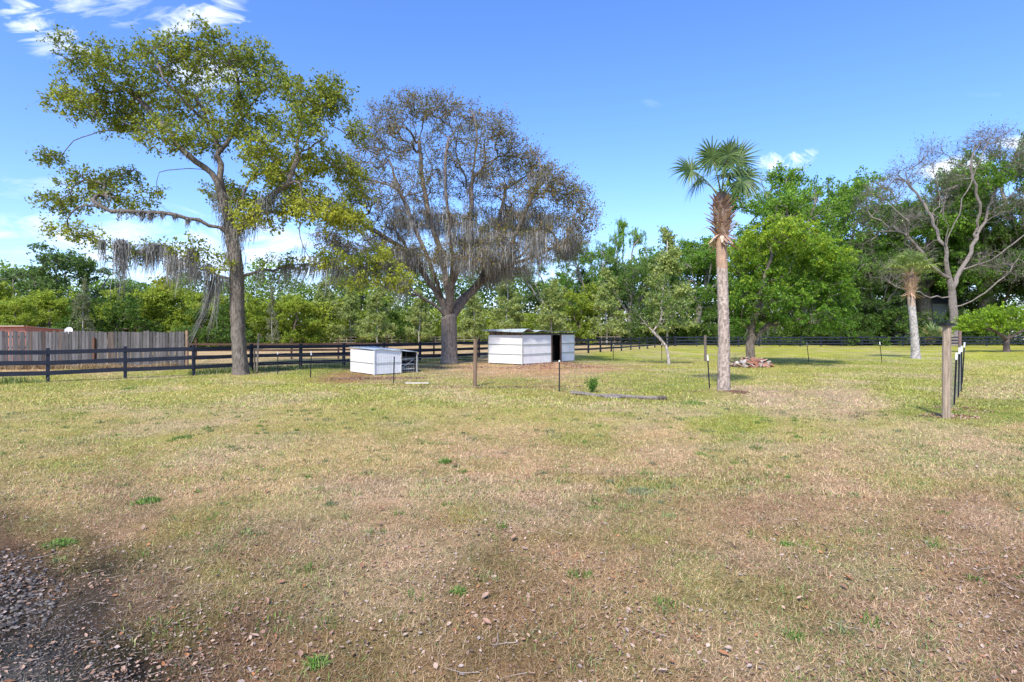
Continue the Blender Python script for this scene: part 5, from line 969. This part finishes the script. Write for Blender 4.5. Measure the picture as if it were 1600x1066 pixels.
# kind, variant, px of the trunk, py of the top, depth, width factor, turn, label
BELT = [
 ('bushy', 0, -30, 425, 62, 1.1, 10, 'green bushy tree half cut by the left edge of the photo behind the salmon stable'),
 ('airy', 0, 20, 418, 66, 1.0, 40, 'airy green tree above the left end of the salmon stable roof'),
 ('airy', 1, 78, 380, 64, 1.25, 80, 'tallest airy tree of the far left treeline, left of the thin white stem'),
 ('airy', 0, 135, 402, 66, 1.2, 200, 'loose topped airy tree rising above the thin white stem at far left'),
 ('thin', 0, 129, 436, 52, .8, 0, 'thin tree with a bare white stem just behind the grey picket fence'),
 ('bushy', 1, 72, 448, 58, 1.2, 70, 'dense green bushy tree above the middle of the salmon stable'),
 ('bushy', 2, 28, 462, 54, 1.2, 150, 'low olive bushy tree above the left half of the salmon stable'),
 ('shrub', 0, 168, 458, 55, 1.0, 30, 'dark olive shrubby tree right of the thin white stem'),
 ('airy', 1, 195, 440, 72, 1.0, 10, 'sparse small tree seen against the sky left of the long moss strand'),
 ('bushy', 0, 215, 440, 60, 1.15, 100, 'bright green bushy tree below the left end of the moss draped limb'),
 ('bushy', 1, 268, 438, 62, 1.2, 220, 'yellow green bushy tree over the right end of the grey picket fence'),
 ('bushy', 2, 325, 448, 61, 1.15, 20, 'bright green bushy tree just left of the big oak trunk'),
 ('shrub', 1, 345, 470, 56, 1.0, 120, 'rounded green shrub mass touching the left side of the big oak trunk'),
 ('bushy', 0, 408, 455, 63, 1.1, 300, 'bright green bushy tree just right of the big oak trunk'),
 ('thin', 1, 425, 448, 50, .55, 60, 'slim tree with a dark stem standing by the far paddock rail'),
 ('bushy', 1, 455, 455, 64, 1.1, 10, 'rounded green tree between the slim dark stem and the first pale sapling'),
 ('sapling', 0, 508, 440, 68, 1.2, 20, 'pale yellow green sapling whose light trunk stands left above the hutch'),
 ('sapling', 1, 548, 450, 74, 1.1, 80, 'pale sapling with a slightly tilted white stem above the hutch'),
 ('sapling', 2, 590, 444, 66, 1.15, 140, 'pale sapling with a leaning foot directly above the open end of the hutch'),
 ('bushy', 2, 560, 420, 84, 1.2, 60, 'taller green tree rising far behind the saplings above the hutch'),
 ('shrub', 0, 622, 470, 76, 1.0, 200, 'dark green shrubby tree in the gap left of the mossy oak trunk'),
 ('sapling', 0, 655, 452, 70, 1.1, 240, 'pale green sapling immediately left of the mossy oak fork'),
 ('sapling', 1, 740, 448, 74, 1.1, 300, 'pale green sapling seen under the right limb of the mossy oak'),
 ('sapling', 2, 792, 432, 71, 1.25, 10, 'pale sapling rising over the left half of the white shed'),
 ('sapling', 0, 862, 436, 73, 1.2, 120, 'yellow green sapling rising over the right half of the white shed'),
 ('sapling', 1, 948, 418, 72, 1.05, 70, 'cone shaped pale sapling right of the white shed'),
 ('sapling', 2, 1043, 362, 73, .95, 200, 'tallest pale airy sapling behind the small leaning tree'),
 ('bushy', 0, 905, 440, 82, 1.0, 30, 'mid green tree between the shed sapling and the cone shaped sapling'),
 ('oak', 0, 968, 318, 84, .46, 60, 'tall narrow dark green oak poking up alone left of the palm'),
 ('oak', 1, 930, 372, 88, .75, 160, 'dark green oak at the right end of the mossy oak crown'),
 ('darkoak', 0, 985, 392, 79, .85, 200, 'dark leafy oak under the narrow tall oak'),
 ('darkoak', 1, 860, 400, 92, .9, 10, 'dark oak mostly hidden behind the hanging moss above the shed'),
 ('oak', 0, 1092, 352, 80, .8, 100, 'deep green oak directly left of the palm trunk'),
 ('oak', 1, 1190, 290, 82, 1.1, 250, 'broad green oak right behind the palm crown'),
 ('oak', 0, 1285, 238, 88, 1.0, 180, 'tallest green oak over the round tree, right of the small white cloud'),
 ('oak', 1, 1355, 255, 90, .95, 90, 'high green oak crown right of the tallest oak'),
 ('oak', 0, 1440, 246, 86, 1.0, 300, 'tall mossy oak rising above the smaller palm'),
 ('darkoak', 1, 1290, 372, 76, .9, 210, 'dark oak filling the woods right behind the round green tree'),
 ('darkoak', 0, 1370, 392, 78, .9, 50, 'dark oak left of the smaller palm'),
 ('darkoak', 1, 1480, 345, 95, .9, 130, 'shadowy dark oak behind the bare grey tree'),
 ('darkoak', 0, 1560, 360, 84, .9, 20, 'dark oak above the lime green tree'),
 ('darkoak', 1, 1640, 300, 80, .9, 75, 'dark oak cut by the right edge of the photo'),
 ('oak', 1, 1540, 232, 82, .8, 45, 'high thin crowned oak above the bare grey tree'),
 ('darkoak', 0, 1610, 188, 78, .72, 265, 'tallest dark crown at the upper right edge of the photo'),
 ('bushy', 1, 1170, 430, 80, 1.0, 15, 'green bushy tree between the palm trunk and the round tree'),
 ('shrub', 1, 1330, 485, 71, 1.0, 20, 'yellow green shrub right of the round tree at the back fence'),
 ('shrub', 0, 1385, 478, 74, 1.1, 90, 'dark shrub left of the smaller palm at the back fence'),
 ('shrub', 1, 1100, 478, 74, 1.1, 190, 'green shrub left of the palm trunk behind the back fence'),
 ('shrub', 0, 1240, 482, 75, 1.1, 300, 'dark green shrub seen low behind the round tree'),
 ('shrub', 1, 1520, 478, 76, 1.1, 250, 'dark green shrub behind the lime green tree'),
]
for kind, var, px, py, Yd, wf_, turn, lab in BELT:
    nm, seeds = SPECS[kind]; key = (kind, var)
    if key not in PR: PR[key] = (proto(nm, seeds[var], kind)[0]); o_ = PR[key]
    else: o_ = copy_thing(PR[key])
    Hh = EYE - (py - HZ) / F * Yd; k = Hh / (10.2 if kind != 'shrub' else 6.4); o_.location = ((px - 800) / F * Yd, Yd, -.02); o_.rotation_euler = (0, 0, R(turn))
    hw = max(k, .75) * wf_ if kind in ('shrub',) else k * wf_
    o_.scale = (hw, hw, k); o_['label'] = lab; o_['category'] = 'shrub' if kind == 'shrub' else 'tree'; o_['group'] = {'sapling': 'pale saplings along the far paddock', 'shrub': 'shrubs at the foot of the treeline'}.get(kind, 'trees of the belt behind the paddocks')

# ---- bare grey tree beyond the back fence
def bare_tree():
    Y = 72.; rng = np.random.default_rng(61); s = Y / F; base = np.array(((1489 - 800) / F * Y, Y, 0))
    lim = [T([(1486, 455), (1480, 420, -.5), (1479, 385, -1), (1492, 345, -1.5), (1510, 300, -2), (1530, 250, -2.5), (1550, 205, -3)], Y), T([(1489, 450), (1505, 415, 1), (1525, 375, 1.5), (1545, 325, 2), (1565, 270, 2.5), (1590, 225, 3)], Y), T([(1480, 400, -.7), (1465, 360, 0), (1445, 320, 1), (1415, 285, 2), (1380, 265, 3)], Y),
           T([(1479, 385, -1), (1475, 330, -2), (1462, 280, -2.6), (1455, 225, -3)], Y), T([(1488, 470), (1455, 462, -1), (1415, 455, -2), (1385, 440, -2)], Y), T([(1490, 480), (1520, 470, -1), (1560, 440, -2), (1590, 405, -2.6), (1612, 360, -3)], Y), T([(1500, 425, .8), (1540, 410, 0), (1585, 380, -1), (1625, 345, -2)], Y),
           T([(1482, 430, -.4), (1450, 410, -1.5), (1420, 370, -2.5), (1375, 335, -3.4), (1345, 318, -4)], Y), T([(1525, 375, 1.5), (1530, 320, .5), (1518, 260, 0), (1525, 215, 0)], Y)]
    lob = [(1380, 300, 34, 24, 42), (1350, 335, 26, 22, 28), (1420, 270, 34, 28, 42), (1455, 240, 22, 24, 26), (1400, 350, 36, 24, 36), (1440, 330, 34, 30, 34), (1470, 300, 24, 30, 26), (1530, 225, 30, 30, 50), (1560, 220, 26, 24, 34), (1500, 270, 26, 26, 30), (1590, 250, 26, 26, 36), (1570, 320, 36, 30, 34), (1610, 330, 26, 30, 24), (1540, 410, 34, 20, 24), (1390, 430, 30, 20, 28), (1430, 400, 30, 24, 26), (1590, 420, 30, 24, 26), (1350, 380, 20, 26, 16)]
    lobes = [(T([(x, y, rng.uniform(-3, 3))], Y)[0], (rx * s, rx * s * 1.3, ry * s), int(n * 2.4)) for x, y, rx, ry, n in lob]
    tree_from('bare_tree', 'large nearly leafless pale grey tree behind the back fence right of the smaller palm', base, .44, .014, T([(1490, 542), (1491, 510), (1489, 480), (1487, 455)], Y), lim, lobes, rng, [(.15, .17, .09), (.24, .23, .15)], nper=5, spread=1.5, size=.2, wcol=(.22, .19, .165), step=.8, wig=.16, ntw=5, jit=.12)
bare_tree()

# ---- far woods and undergrowth (uncountable)
def mass(name, label, cat, spans, n, size, pal, seed, mat='leaf'):
    rng = np.random.default_rng(seed); P = []; tn = []
    for (x0, y0, x1, y1, h0, h1, dep, share, zlo) in spans:
        k = int(n * share); t = rng.random(k); X = x0 + (x1 - x0) * t; Yb = y0 + (y1 - y0) * t; H = (h0 + (h1 - h0) * t) * (.55 + .75 * fbm(X, Yb * 0 + 3, .16, seed, 4)); 
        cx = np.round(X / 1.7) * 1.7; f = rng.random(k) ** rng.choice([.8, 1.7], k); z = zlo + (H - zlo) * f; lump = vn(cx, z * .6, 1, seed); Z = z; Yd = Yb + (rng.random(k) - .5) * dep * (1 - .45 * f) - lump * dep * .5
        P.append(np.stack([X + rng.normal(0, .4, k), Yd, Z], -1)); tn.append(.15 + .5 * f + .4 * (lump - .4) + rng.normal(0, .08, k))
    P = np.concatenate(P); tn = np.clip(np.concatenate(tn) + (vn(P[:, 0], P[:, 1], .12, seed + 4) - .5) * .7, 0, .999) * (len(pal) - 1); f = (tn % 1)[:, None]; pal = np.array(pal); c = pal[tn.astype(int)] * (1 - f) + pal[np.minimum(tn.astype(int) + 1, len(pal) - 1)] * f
    m = MB(); leaf_quads(m, P, size, .6, c * rng.uniform(.75, 1.25, (len(P), 1)), rng, .45); return tag(m.build(name, M[mat]), label, cat, kind='stuff')
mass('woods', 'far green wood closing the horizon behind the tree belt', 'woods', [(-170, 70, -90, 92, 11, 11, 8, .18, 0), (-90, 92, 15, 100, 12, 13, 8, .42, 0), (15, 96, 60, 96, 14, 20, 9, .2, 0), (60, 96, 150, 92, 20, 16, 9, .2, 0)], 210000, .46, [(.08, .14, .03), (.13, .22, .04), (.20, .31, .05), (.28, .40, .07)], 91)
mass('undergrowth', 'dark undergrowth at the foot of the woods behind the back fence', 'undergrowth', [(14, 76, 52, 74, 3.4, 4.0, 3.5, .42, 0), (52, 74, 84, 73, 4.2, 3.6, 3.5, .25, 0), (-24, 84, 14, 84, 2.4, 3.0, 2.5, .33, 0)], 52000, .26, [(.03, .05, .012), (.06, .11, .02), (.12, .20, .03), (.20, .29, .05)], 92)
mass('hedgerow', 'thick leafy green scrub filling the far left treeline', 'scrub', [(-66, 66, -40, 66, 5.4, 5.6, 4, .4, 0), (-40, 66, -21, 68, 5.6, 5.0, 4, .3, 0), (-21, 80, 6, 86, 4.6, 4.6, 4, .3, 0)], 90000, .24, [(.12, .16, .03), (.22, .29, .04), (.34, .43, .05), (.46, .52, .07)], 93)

# ================================================================== small things in the yard
rs = np.random.default_rng(77)
def rubble():
    c = gnd(1173, 566); c = np.array(((1174 - 800) / F * 28.2, 28.2, 0)); base_meshes = {}
    def stone(kind, v):
        if (kind, v) in base_meshes: return base_meshes[(kind, v)]
        m = MB(); r_ = np.random.default_rng(v * 7 + len(kind))
        if kind == 'brick':
            m.box((0, 0, 0), (.30, .15, .10)); vv = m.v[0]; vv += r_.normal(0, .014, vv.shape).astype(np.float32); m.c[0][:] = [(.34, .15, .09), (.38, .22, .15), (.26, .12, .08)][v % 3]
        elif kind == 'slab':
            m.box((0, 0, 0), (.52, .16, .05)); vv = m.v[0]; vv += r_.normal(0, .01, vv.shape).astype(np.float32); m.c[0][:] = [(.46, .38, .31), (.30, .16, .10), (.52, .34, .25)][v % 3]
        else:
            m.add(IV * np.array((.17, .13, .10)) * (1 + .22 * r_.normal(0, 1, (12, 1))), tris=IF, col=np.array([(.45, .41, .36), (.60, .57, .53), (.36, .30, .25)][v % 3]))
        me = m.mesh(kind); me.materials.append(M['stone']); base_meshes[(kind, v)] = me; return me
    LAB = dict(brick=('broken_brick', 'reddish broken brick lying in the rubble pile at the foot of the round tree', 'brick', 'broken bricks in the rubble pile'), rock=('rock', 'pale whitish rock lying in the rubble pile at the foot of the round tree', 'rock', 'pale rocks in the rubble pile'), slab=('clay_slab', 'flat long clay slab tilted on top of the rubble pile', 'slab', 'flat slabs on the rubble pile'))
    for k in range(96):
        a = rs.random() * 6.283; q = math.sqrt(rs.random()); x = c[0] + math.cos(a) * q * 1.02; y = c[1] + math.sin(a) * q * .62; top = .40 * (1 - q ** 1.6); z = top * (.55 + .5 * rs.random()) + .03
        left = (x - c[0]) < -.25; kind = rs.choice(['rock', 'brick'], p=[.72, .28] if left else [.2, .8]) if k < 84 else 'slab'; me = stone(kind, int(rs.integers(0, 3))); nm, lb, ct, gp = LAB[kind]
        o = bpy.data.objects.new(nm, me); COL.link(o); o.location = (x, y, z + gz(x, y)); sc = rs.uniform(.7, 1.15); o.scale = (sc, sc, sc); o.rotation_euler = (rs.normal(0, .5), rs.normal(0, .45), rs.random() * 6.28) if kind != 'slab' else (rs.normal(0, .2), rs.choice([-.45, .45]) + rs.normal(0, .1), rs.normal(0, .4)); tag(o, lb, ct, gp)
        if kind == 'slab': o.location.z += .06
    # wilted twigs on the left part
    m = MB()
    for k in range(26):
        p = c + np.array((-.75 + rs.normal(0, .2), rs.normal(0, .25), .1)); e = p + np.array((rs.normal(-.05, .2), rs.normal(0, .15), rs.uniform(.25, .6))); m.tube([p, (p + e) / 2 + rs.normal(0, .03, 3), e], [.006, .004, .002], 4, cap=False, col=np.array((.16, .13, .10)))
        leaf_quads(m, e + rs.normal(0, .05, (6, 3)), .05, .6, np.array([(.12, .13, .06)]) * np.ones((6, 1)), rs)
    tag(m.build('dead_sprigs', M['litter']), 'thin dead sprigs sticking up at the left end of the rubble pile', 'dead branch')
rubble()
# landscape timbers on the ground
def timber(a, b, r, label, seed):
    r_ = np.random.default_rng(seed); a = gnd(*a); b = gnd(*b); a[2] = gz(*a[:2]) + r * .8; b[2] = gz(*b[:2]) + r * .8; t = np.linspace(0, 1, 26)[:, None]; pts = a + (b - a) * t; pts[:, 2] += .012 * np.sin(t[:, 0] * 7)
    k = 14; m = MB(); m.tube(pts, r * (1 + .05 * r_.normal(0, 1, 26)), k, col=np.array((.33, .29, .25))); 
    n = 26 * k; sh = (.75 + .5 * r_.random(k))[None, :] * (1 + .12 * r_.normal(0, 1, (26, k))); end = np.where(t > .86, .45, 1.) if seed == 2 else np.ones((26, 1)); m.c[0][:] = (np.array((.24, .205, .175)) * (sh * end)[..., None]).reshape(-1, 3)
    o = m.build('timber', M['postw'], smooth=True); return tag(o, label, 'timber')
timber((892, 617.5), (968, 625), .047, 'left grey round timber lying in the grass beneath the leafy weed', 1)
timber((938, 622.5), (1042, 625.5), .05, 'right grey round timber with a blackened end lying on the grass left of the palm', 2)
m = MB(); p = gnd(652, 601.5); p[2] = gz(*p[:2]) + .03; m.box(p, (.78, .14, .035), [nrm(np.array((1, -.06, .015))), (.06, 1, 0), (0, 0, 1)], col=np.array((.62, .56, .47))); tag(m.build('loose_board', M['postw']), 'short pale board lying on the ground behind the unpainted steel post', 'board')
# mulch ring and roots around the palm
m = MB(); P0 = gnd(1131, 613)
for k in range(4600):
    a = rs.random() * 6.283; q = rs.random() ** .6; cx, cy, rx, ry = ((P0[0] - .42, P0[1] - .30, .74, .36) if rs.random() < .55 else (P0[0] + .12, P0[1] - .1, .55, .42)); x = cx + math.cos(a) * q * rx; y = cy + math.sin(a) * q * ry; z = gz(x, y) + .02 + .05 * (1 - q) * rs.random()
    d = nrm(np.array((math.cos(a * 7), math.sin(a * 7), rs.normal(0, .4)))); L = rs.uniform(.02, .09); m.box((x, y, z), (L, .012, .008), [d, nrm(np.cross((0, 0, 1), d)), nrm(np.cross(d, np.cross((0, 0, 1), d)))], col=np.array([(.17, .09, .055), (.26, .15, .10), (.10, .06, .04), (.33, .20, .13)][rs.integers(4)]) * rs.uniform(.6, 1.2))
tag(m.build('mulch', M['mulch']), 'reddish brown root mulch heaped around the foot of the near palm', 'mulch', kind='stuff')
# brown leaf scraps on the mound, at the hutch, at the corner post
ms = []
for (px, py, rx, ry, n, cl) in ((860, 577, 2.4, .95, 2600, 0), (590, 592, 1.9, .6, 1200, 1), (1482, 652, .6, .35, 500, 2), (1505, 640, .5, .6, 260, 2), (700, 575, 2.0, .9, 600, 1), (780, 606, 3.2, .35, 420, 1), (1350, 650, 1.6, .5, 160, 1)):
    c0 = gnd(px, py); a = rs.random(n) * 6.283; q = np.sqrt(rs.random(n)); x = c0[0] + np.cos(a) * q * rx; y = c0[1] + np.sin(a) * q * ry; sz = rs.uniform(.03, .09, n) * (1 if c0[1] > 14 else .7)
    pal_ = np.array([[(.42, .24, .15), (.50, .33, .22), (.33, .18, .11)], [(.30, .18, .12), (.36, .22, .15), (.22, .13, .09)], [(.34, .17, .10), (.50, .38, .30), (.22, .12, .08)]][cl])[rs.integers(0, 3, n)]
    ms.append(leaves_flat(x, y, sz, sz * .5, pal_ * rs.uniform(.7, 1.2, (n, 1)), .5, .01))
tag(merge(ms).build('leaf_heaps', M['litter']), 'brown leaves and bark heaped in front of the sheds and round the corner post', 'fallen leaves', kind='stuff')
# leafy weed by the timber and single green tufts
def weed(px, py, h, w, n, label, size=.05, pal=((.08, .20, .03), (.13, .28, .04), (.19, .34, .06))):
    b = gnd(px, py); b[2] = gz(*b[:2]); root = empty('leafy_weed', b, label, 'weed'); st = MB(); lf = MB()
    for k in range(n):
        a = rs.random() * 6.283; e = b + np.array((math.cos(a) * w * rs.random(), math.sin(a) * w * rs.random(), h * rs.uniform(.55, 1))); mid = b + (e - b) * .5 + (0, 0, .04); st.tube([b, mid, e], [.006, .004, .002], 4, cap=False, col=np.array((.10, .18, .05)))
        t = rs.random((22, 1)); pp = np.where(t < .5, b + (mid - b) * t * 2, mid + (e - mid) * (t * 2 - 1)) * (t > -1); q = pp + rs.normal(0, .035, (22, 3)) + (0, 0, .01); leaf_quads(lf, q[t[:, 0] > .2], size, .5, np.array(pal)[rs.integers(0, len(pal), int((t[:, 0] > .2).sum()))], rs, .4)
    st.build('stem', M['grass'], root); lf.build('foliage', M['leaf'], root)
weed(925, 614, .40, .20, 26, 'knee high bright green leafy weed growing behind the left timber', .06)
for (px, py, w, n, ln, lb) in ((286, 685, .16, 420, .06, 'flat bright green grass tuft, upper of the two in the left lawn'), (695, 724, .085, 300, .085, 'bright green grass tuft alone in the dry middle of the lawn'), (232, 783, .11, 520, .075, 'bright green grass tuft in the lower left lawn above the track'), (201, 608, .22, 260, .10, 'green tuft just in front of the black fence at left'), (1229, 855, .055, 170, .05, 'small green tuft in the dry lower right of the lawn'),
                          (92, 850, .12, 260, .07, 'green grass clump at the upper border of the dark track corner'), (716, 926, .055, 170, .06, 'small green tuft in the lower middle of the lawn'), (495, 1040, .06, 200, .07, 'green tuft near the bottom edge right of the track'), (1080, 632, .34, 420, .12, 'green grass patch in front of the mulch by the palm'), (1000, 770, .17, 520, .06, 'grey green weedy patch in the dry centre right of the lawn')):
    b = gnd(px, py); c_ = [(.09, .20, .035), (.13, .26, .04), (.20, .31, .07), (.28, .32, .10)] if 'grey' not in lb else [(.25, .28, .15), (.20, .26, .10), (.32, .33, .22)]
    tag(tuft_mesh(b[0], b[1], w, n, ln, .004 + .0006 * b[1], c_, up=(25, 85)).build('grass_tuft', M['grass']), lb, 'grass tuft')
# stable with salmon siding behind the privacy fence
def stable():
    Y = 33.; o = np.array((at(0, 0, Y)[0], Y, 0)); root = empty('stable', o, 'low salmon coloured stable whose flat roof shows over the picket fence at far left', 'stable')
    a, b, c = at(-90, 0, 33.)[:2], at(40, 0, 31.5)[:2], at(105, 0, 41)[:2]; d = a + (c - b); zA, zB, zC = EYE - (510 - HZ) / F * 33, EYE - (509.5 - HZ) / F * 31.5, EYE - (516 - HZ) / F * 41
    for p, q, z0, z1, cl in ((a, b, zA, zB, 0), (b, c, zB, zC, 1), (c, d, zC, zA, 1)):
        m = MB(); pv = [(*p, 0), (*q, 0), (*q, z1 - .06), (*p, z0 - .06)]; dd = np.array((*(q - p), 0)); nn = nrm(np.cross(dd, (0, 0, 1))) * .06; pv = np.array(pv); m.add(np.concatenate([pv, pv - nn]), [[0, 1, 2, 3], [7, 6, 5, 4], [0, 4, 5, 1], [2, 6, 7, 3], [1, 5, 6, 2], [0, 3, 7, 4]]); m.build('wall', M['salmon'], root)
        for k in range(5):
            z = .3 * k + .5; m = MB()
        m = MB(); m.beam(np.array((*p, z0 - .03)) + nn * .6, np.array((*q, z1 - .03)) + nn * .6, .03, .09); m.build('fascia', M['salmon'], root)
        m = MB(); m.beam(np.array((*p, z0 - .17)) + nn * .7, np.array((*q, z1 - .17)) + nn * .7, .02, .03); m.build('trim_board', M['roofp'], root)
    m = MB(); e = .12; R_ = np.array([(*(a - (.3, .3)), zA + .02), (*(b + (.15, -.3)), zB + .02), (*(c + (.3, .1)), zC + .02), (*(d + (0, .3)), zA + .06)]); m.add(np.concatenate([R_, R_ - (0, 0, .05)]), [[0, 1, 2, 3], [7, 6, 5, 4], [0, 4, 5, 1], [1, 5, 6, 2], [2, 6, 7, 3], [3, 7, 4, 0]]); m.build('roof', M['roofp'], root)
    p = at(108, 517, 36.5); m = MB(); v = [] ; k = 14; m.tube([(p[0], p[1], 0), (p[0], p[1], p[2] - .05)], .025, 6); t2 = empty('satellite_dish', (p[0], p[1], 0), 'small white satellite dish on a pole over the picket fence', 'satellite dish'); m.build('pole', M['wire'], t2)
    m = MB(); ax = nrm(np.array((.25, -1, .35))); u = nrm(np.cross(ax, (0, 0, 1))); w_ = np.cross(u, ax)
    rings = [(0., .0), (.10, .015), (.18, .045), (.23, .08)]; vv = []
    for r_, z_ in rings[1:]: vv += [p + u * math.cos(i / k * 6.2832) * r_ + w_ * math.sin(i / k * 6.2832) * r_ + ax * z_ for i in range(k)]
    n0 = len(vv); vv.append(p); q = [[j * k + i, j * k + (i + 1) % k, (j + 1) * k + (i + 1) % k, (j + 1) * k + i] for j in range(2) for i in range(k)]; m.add(vv, q, [[n0, i, (i + 1) % k] for i in range(k)]); m.add(np.array(vv) - ax * .012, [x[::-1] for x in q], [[n0, (i + 1) % k, i] for i in range(k)]); m.build('dish', M['whitep'], t2)
stable()
# grey house half hidden in the woods
def house():
    Y = 88.; o = np.array((at(1460, 0, Y)[0], Y, 0)); root = empty('house', o, 'grey house glimpsed through the dark woods behind the smaller palm', 'house'); X, y0 = o[0], Y; zw = 6.0
    m = MB(); m.box((X, y0 + 3, zw / 2), (9, 6, zw)); m.build('wall', M['housew'], root)
    m = MB(); r = [(X - 5, y0 - .5, zw), (X + 5, y0 - .5, zw), (X + 5, y0 + 6.5, zw), (X - 5, y0 + 6.5, zw), (X - 5, y0 + 3, zw + 2.4), (X + 5, y0 + 3, zw + 2.4)]; m.add(r, [[0, 1, 5, 4], [2, 3, 4, 5], [3, 2, 1, 0]], [[0, 4, 3], [1, 2, 5]]); m.build('roof', M['shingle'], root)
    for dx_ in (-2.6, 2.3):
        m = MB(); m.box((X + dx_, y0 - .03, 4.3), (1.3, .08, 1.4)); f = m.build('window', M['whitep'], root); m = MB(); m.box((X + dx_, y0 - .08, 4.3), (1.1, .04, 1.2)); m.build('pane', M['glass'], f)
house()
# spiky saw palmetto
def palmetto(px, Y, label, n=16, r=1.5):
    b = np.array(((px - 800) / F * Y, Y, 0)); root = empty('saw_palmetto', b, label, 'palmetto'); m = MB(); st = MB()
    for k in range(n):
        a = k * 2.399; el = R(rs.uniform(35, 85)); d = np.array((math.cos(a) * math.cos(el), math.sin(a) * math.cos(el), math.sin(el))); hub = b + d * rs.uniform(.8, 1.4) * r; st.tube([b, hub], [.02, .012], 4, cap=False, col=np.array((.2, .25, .08)))
        dry = rs.random() < .22; fan(m, hub, d, (-d[0], -1, .3), rs.uniform(.7, 1.0) * r, rs, n=16, droop=.1, sweep=85, pal=((.40, .30, .12), (.45, .36, .15)) if dry else ((.14, .22, .06), (.20, .29, .10), (.28, .34, .16)))
    st.build('stems', M['frond'], root); m.build('fronds', M['frond'], root)
palmetto(1455, 71.5, 'spiky saw palmetto behind the back fence right of the smaller palm'); palmetto(1440, 72.2, 'lower saw palmetto with yellow dry fronds touching the smaller palm trunk', 12, 1.1)
# white van beyond the back fence at the right edge
def van():
    Y = 76.; X = at(1617, 0, Y)[0]; root = empty('parked_van', (X, Y, 0), 'white rounded van parked behind the back fence at the right edge', 'van'); m = MB(); prof = [(-2.3, .45), (-2.35, 1.0), (-2.1, 1.35), (-1.5, 1.75), (-1.2, 2.0), (2.2, 2.05), (2.35, 1.9), (2.4, .45)]; k = len(prof)
    A_ = [(X + x, Y - .9, z) for x, z in prof]; B_ = [(X + x, Y + .9, z) for x, z in prof]; m.add(A_ + B_, [[i, (i + 1) % k, (i + 1) % k + k, i + k] for i in range(k)]); m.add(A_ + B_, None, [[0, i + 1, i] for i in range(1, k - 1)] + [[k, k + i, k + i + 1] for i in range(1, k - 1)])
    o = m.build('body', M['whitep'], root); bv = o.modifiers.new('bevel', 'BEVEL'); bv.width = .12; bv.segments = 3
    m = MB(); m.add([(X - 1.95, Y - .93, 1.38), (X - .6, Y - .93, 1.38), (X - .6, Y - .93, 1.8), (X - 1.35, Y - .93, 1.8)] + [(X - 1.95, Y - .915, 1.38), (X - .6, Y - .915, 1.38), (X - .6, Y - .915, 1.8), (X - 1.35, Y - .915, 1.8)], [[0, 1, 2, 3], [7, 6, 5, 4], [0, 4, 5, 1], [1, 5, 6, 2], [2, 6, 7, 3], [3, 7, 4, 0]]); m.build('side_window', M['glass'], root)
    for x in (-1.4, 1.5):
        for y in (-.82, .82): m = MB(); m.tube([(X + x, Y + y - .1, .34), (X + x, Y + y + .1, .34)], .34, 18); w = m.build('wheel', M['rubber'], root); m = MB(); m.tube([(X + x, Y + y - .115, .34), (X + x, Y + y + .115, .34)], .18, 14); m.build('rim', M['wire'], w)
van()
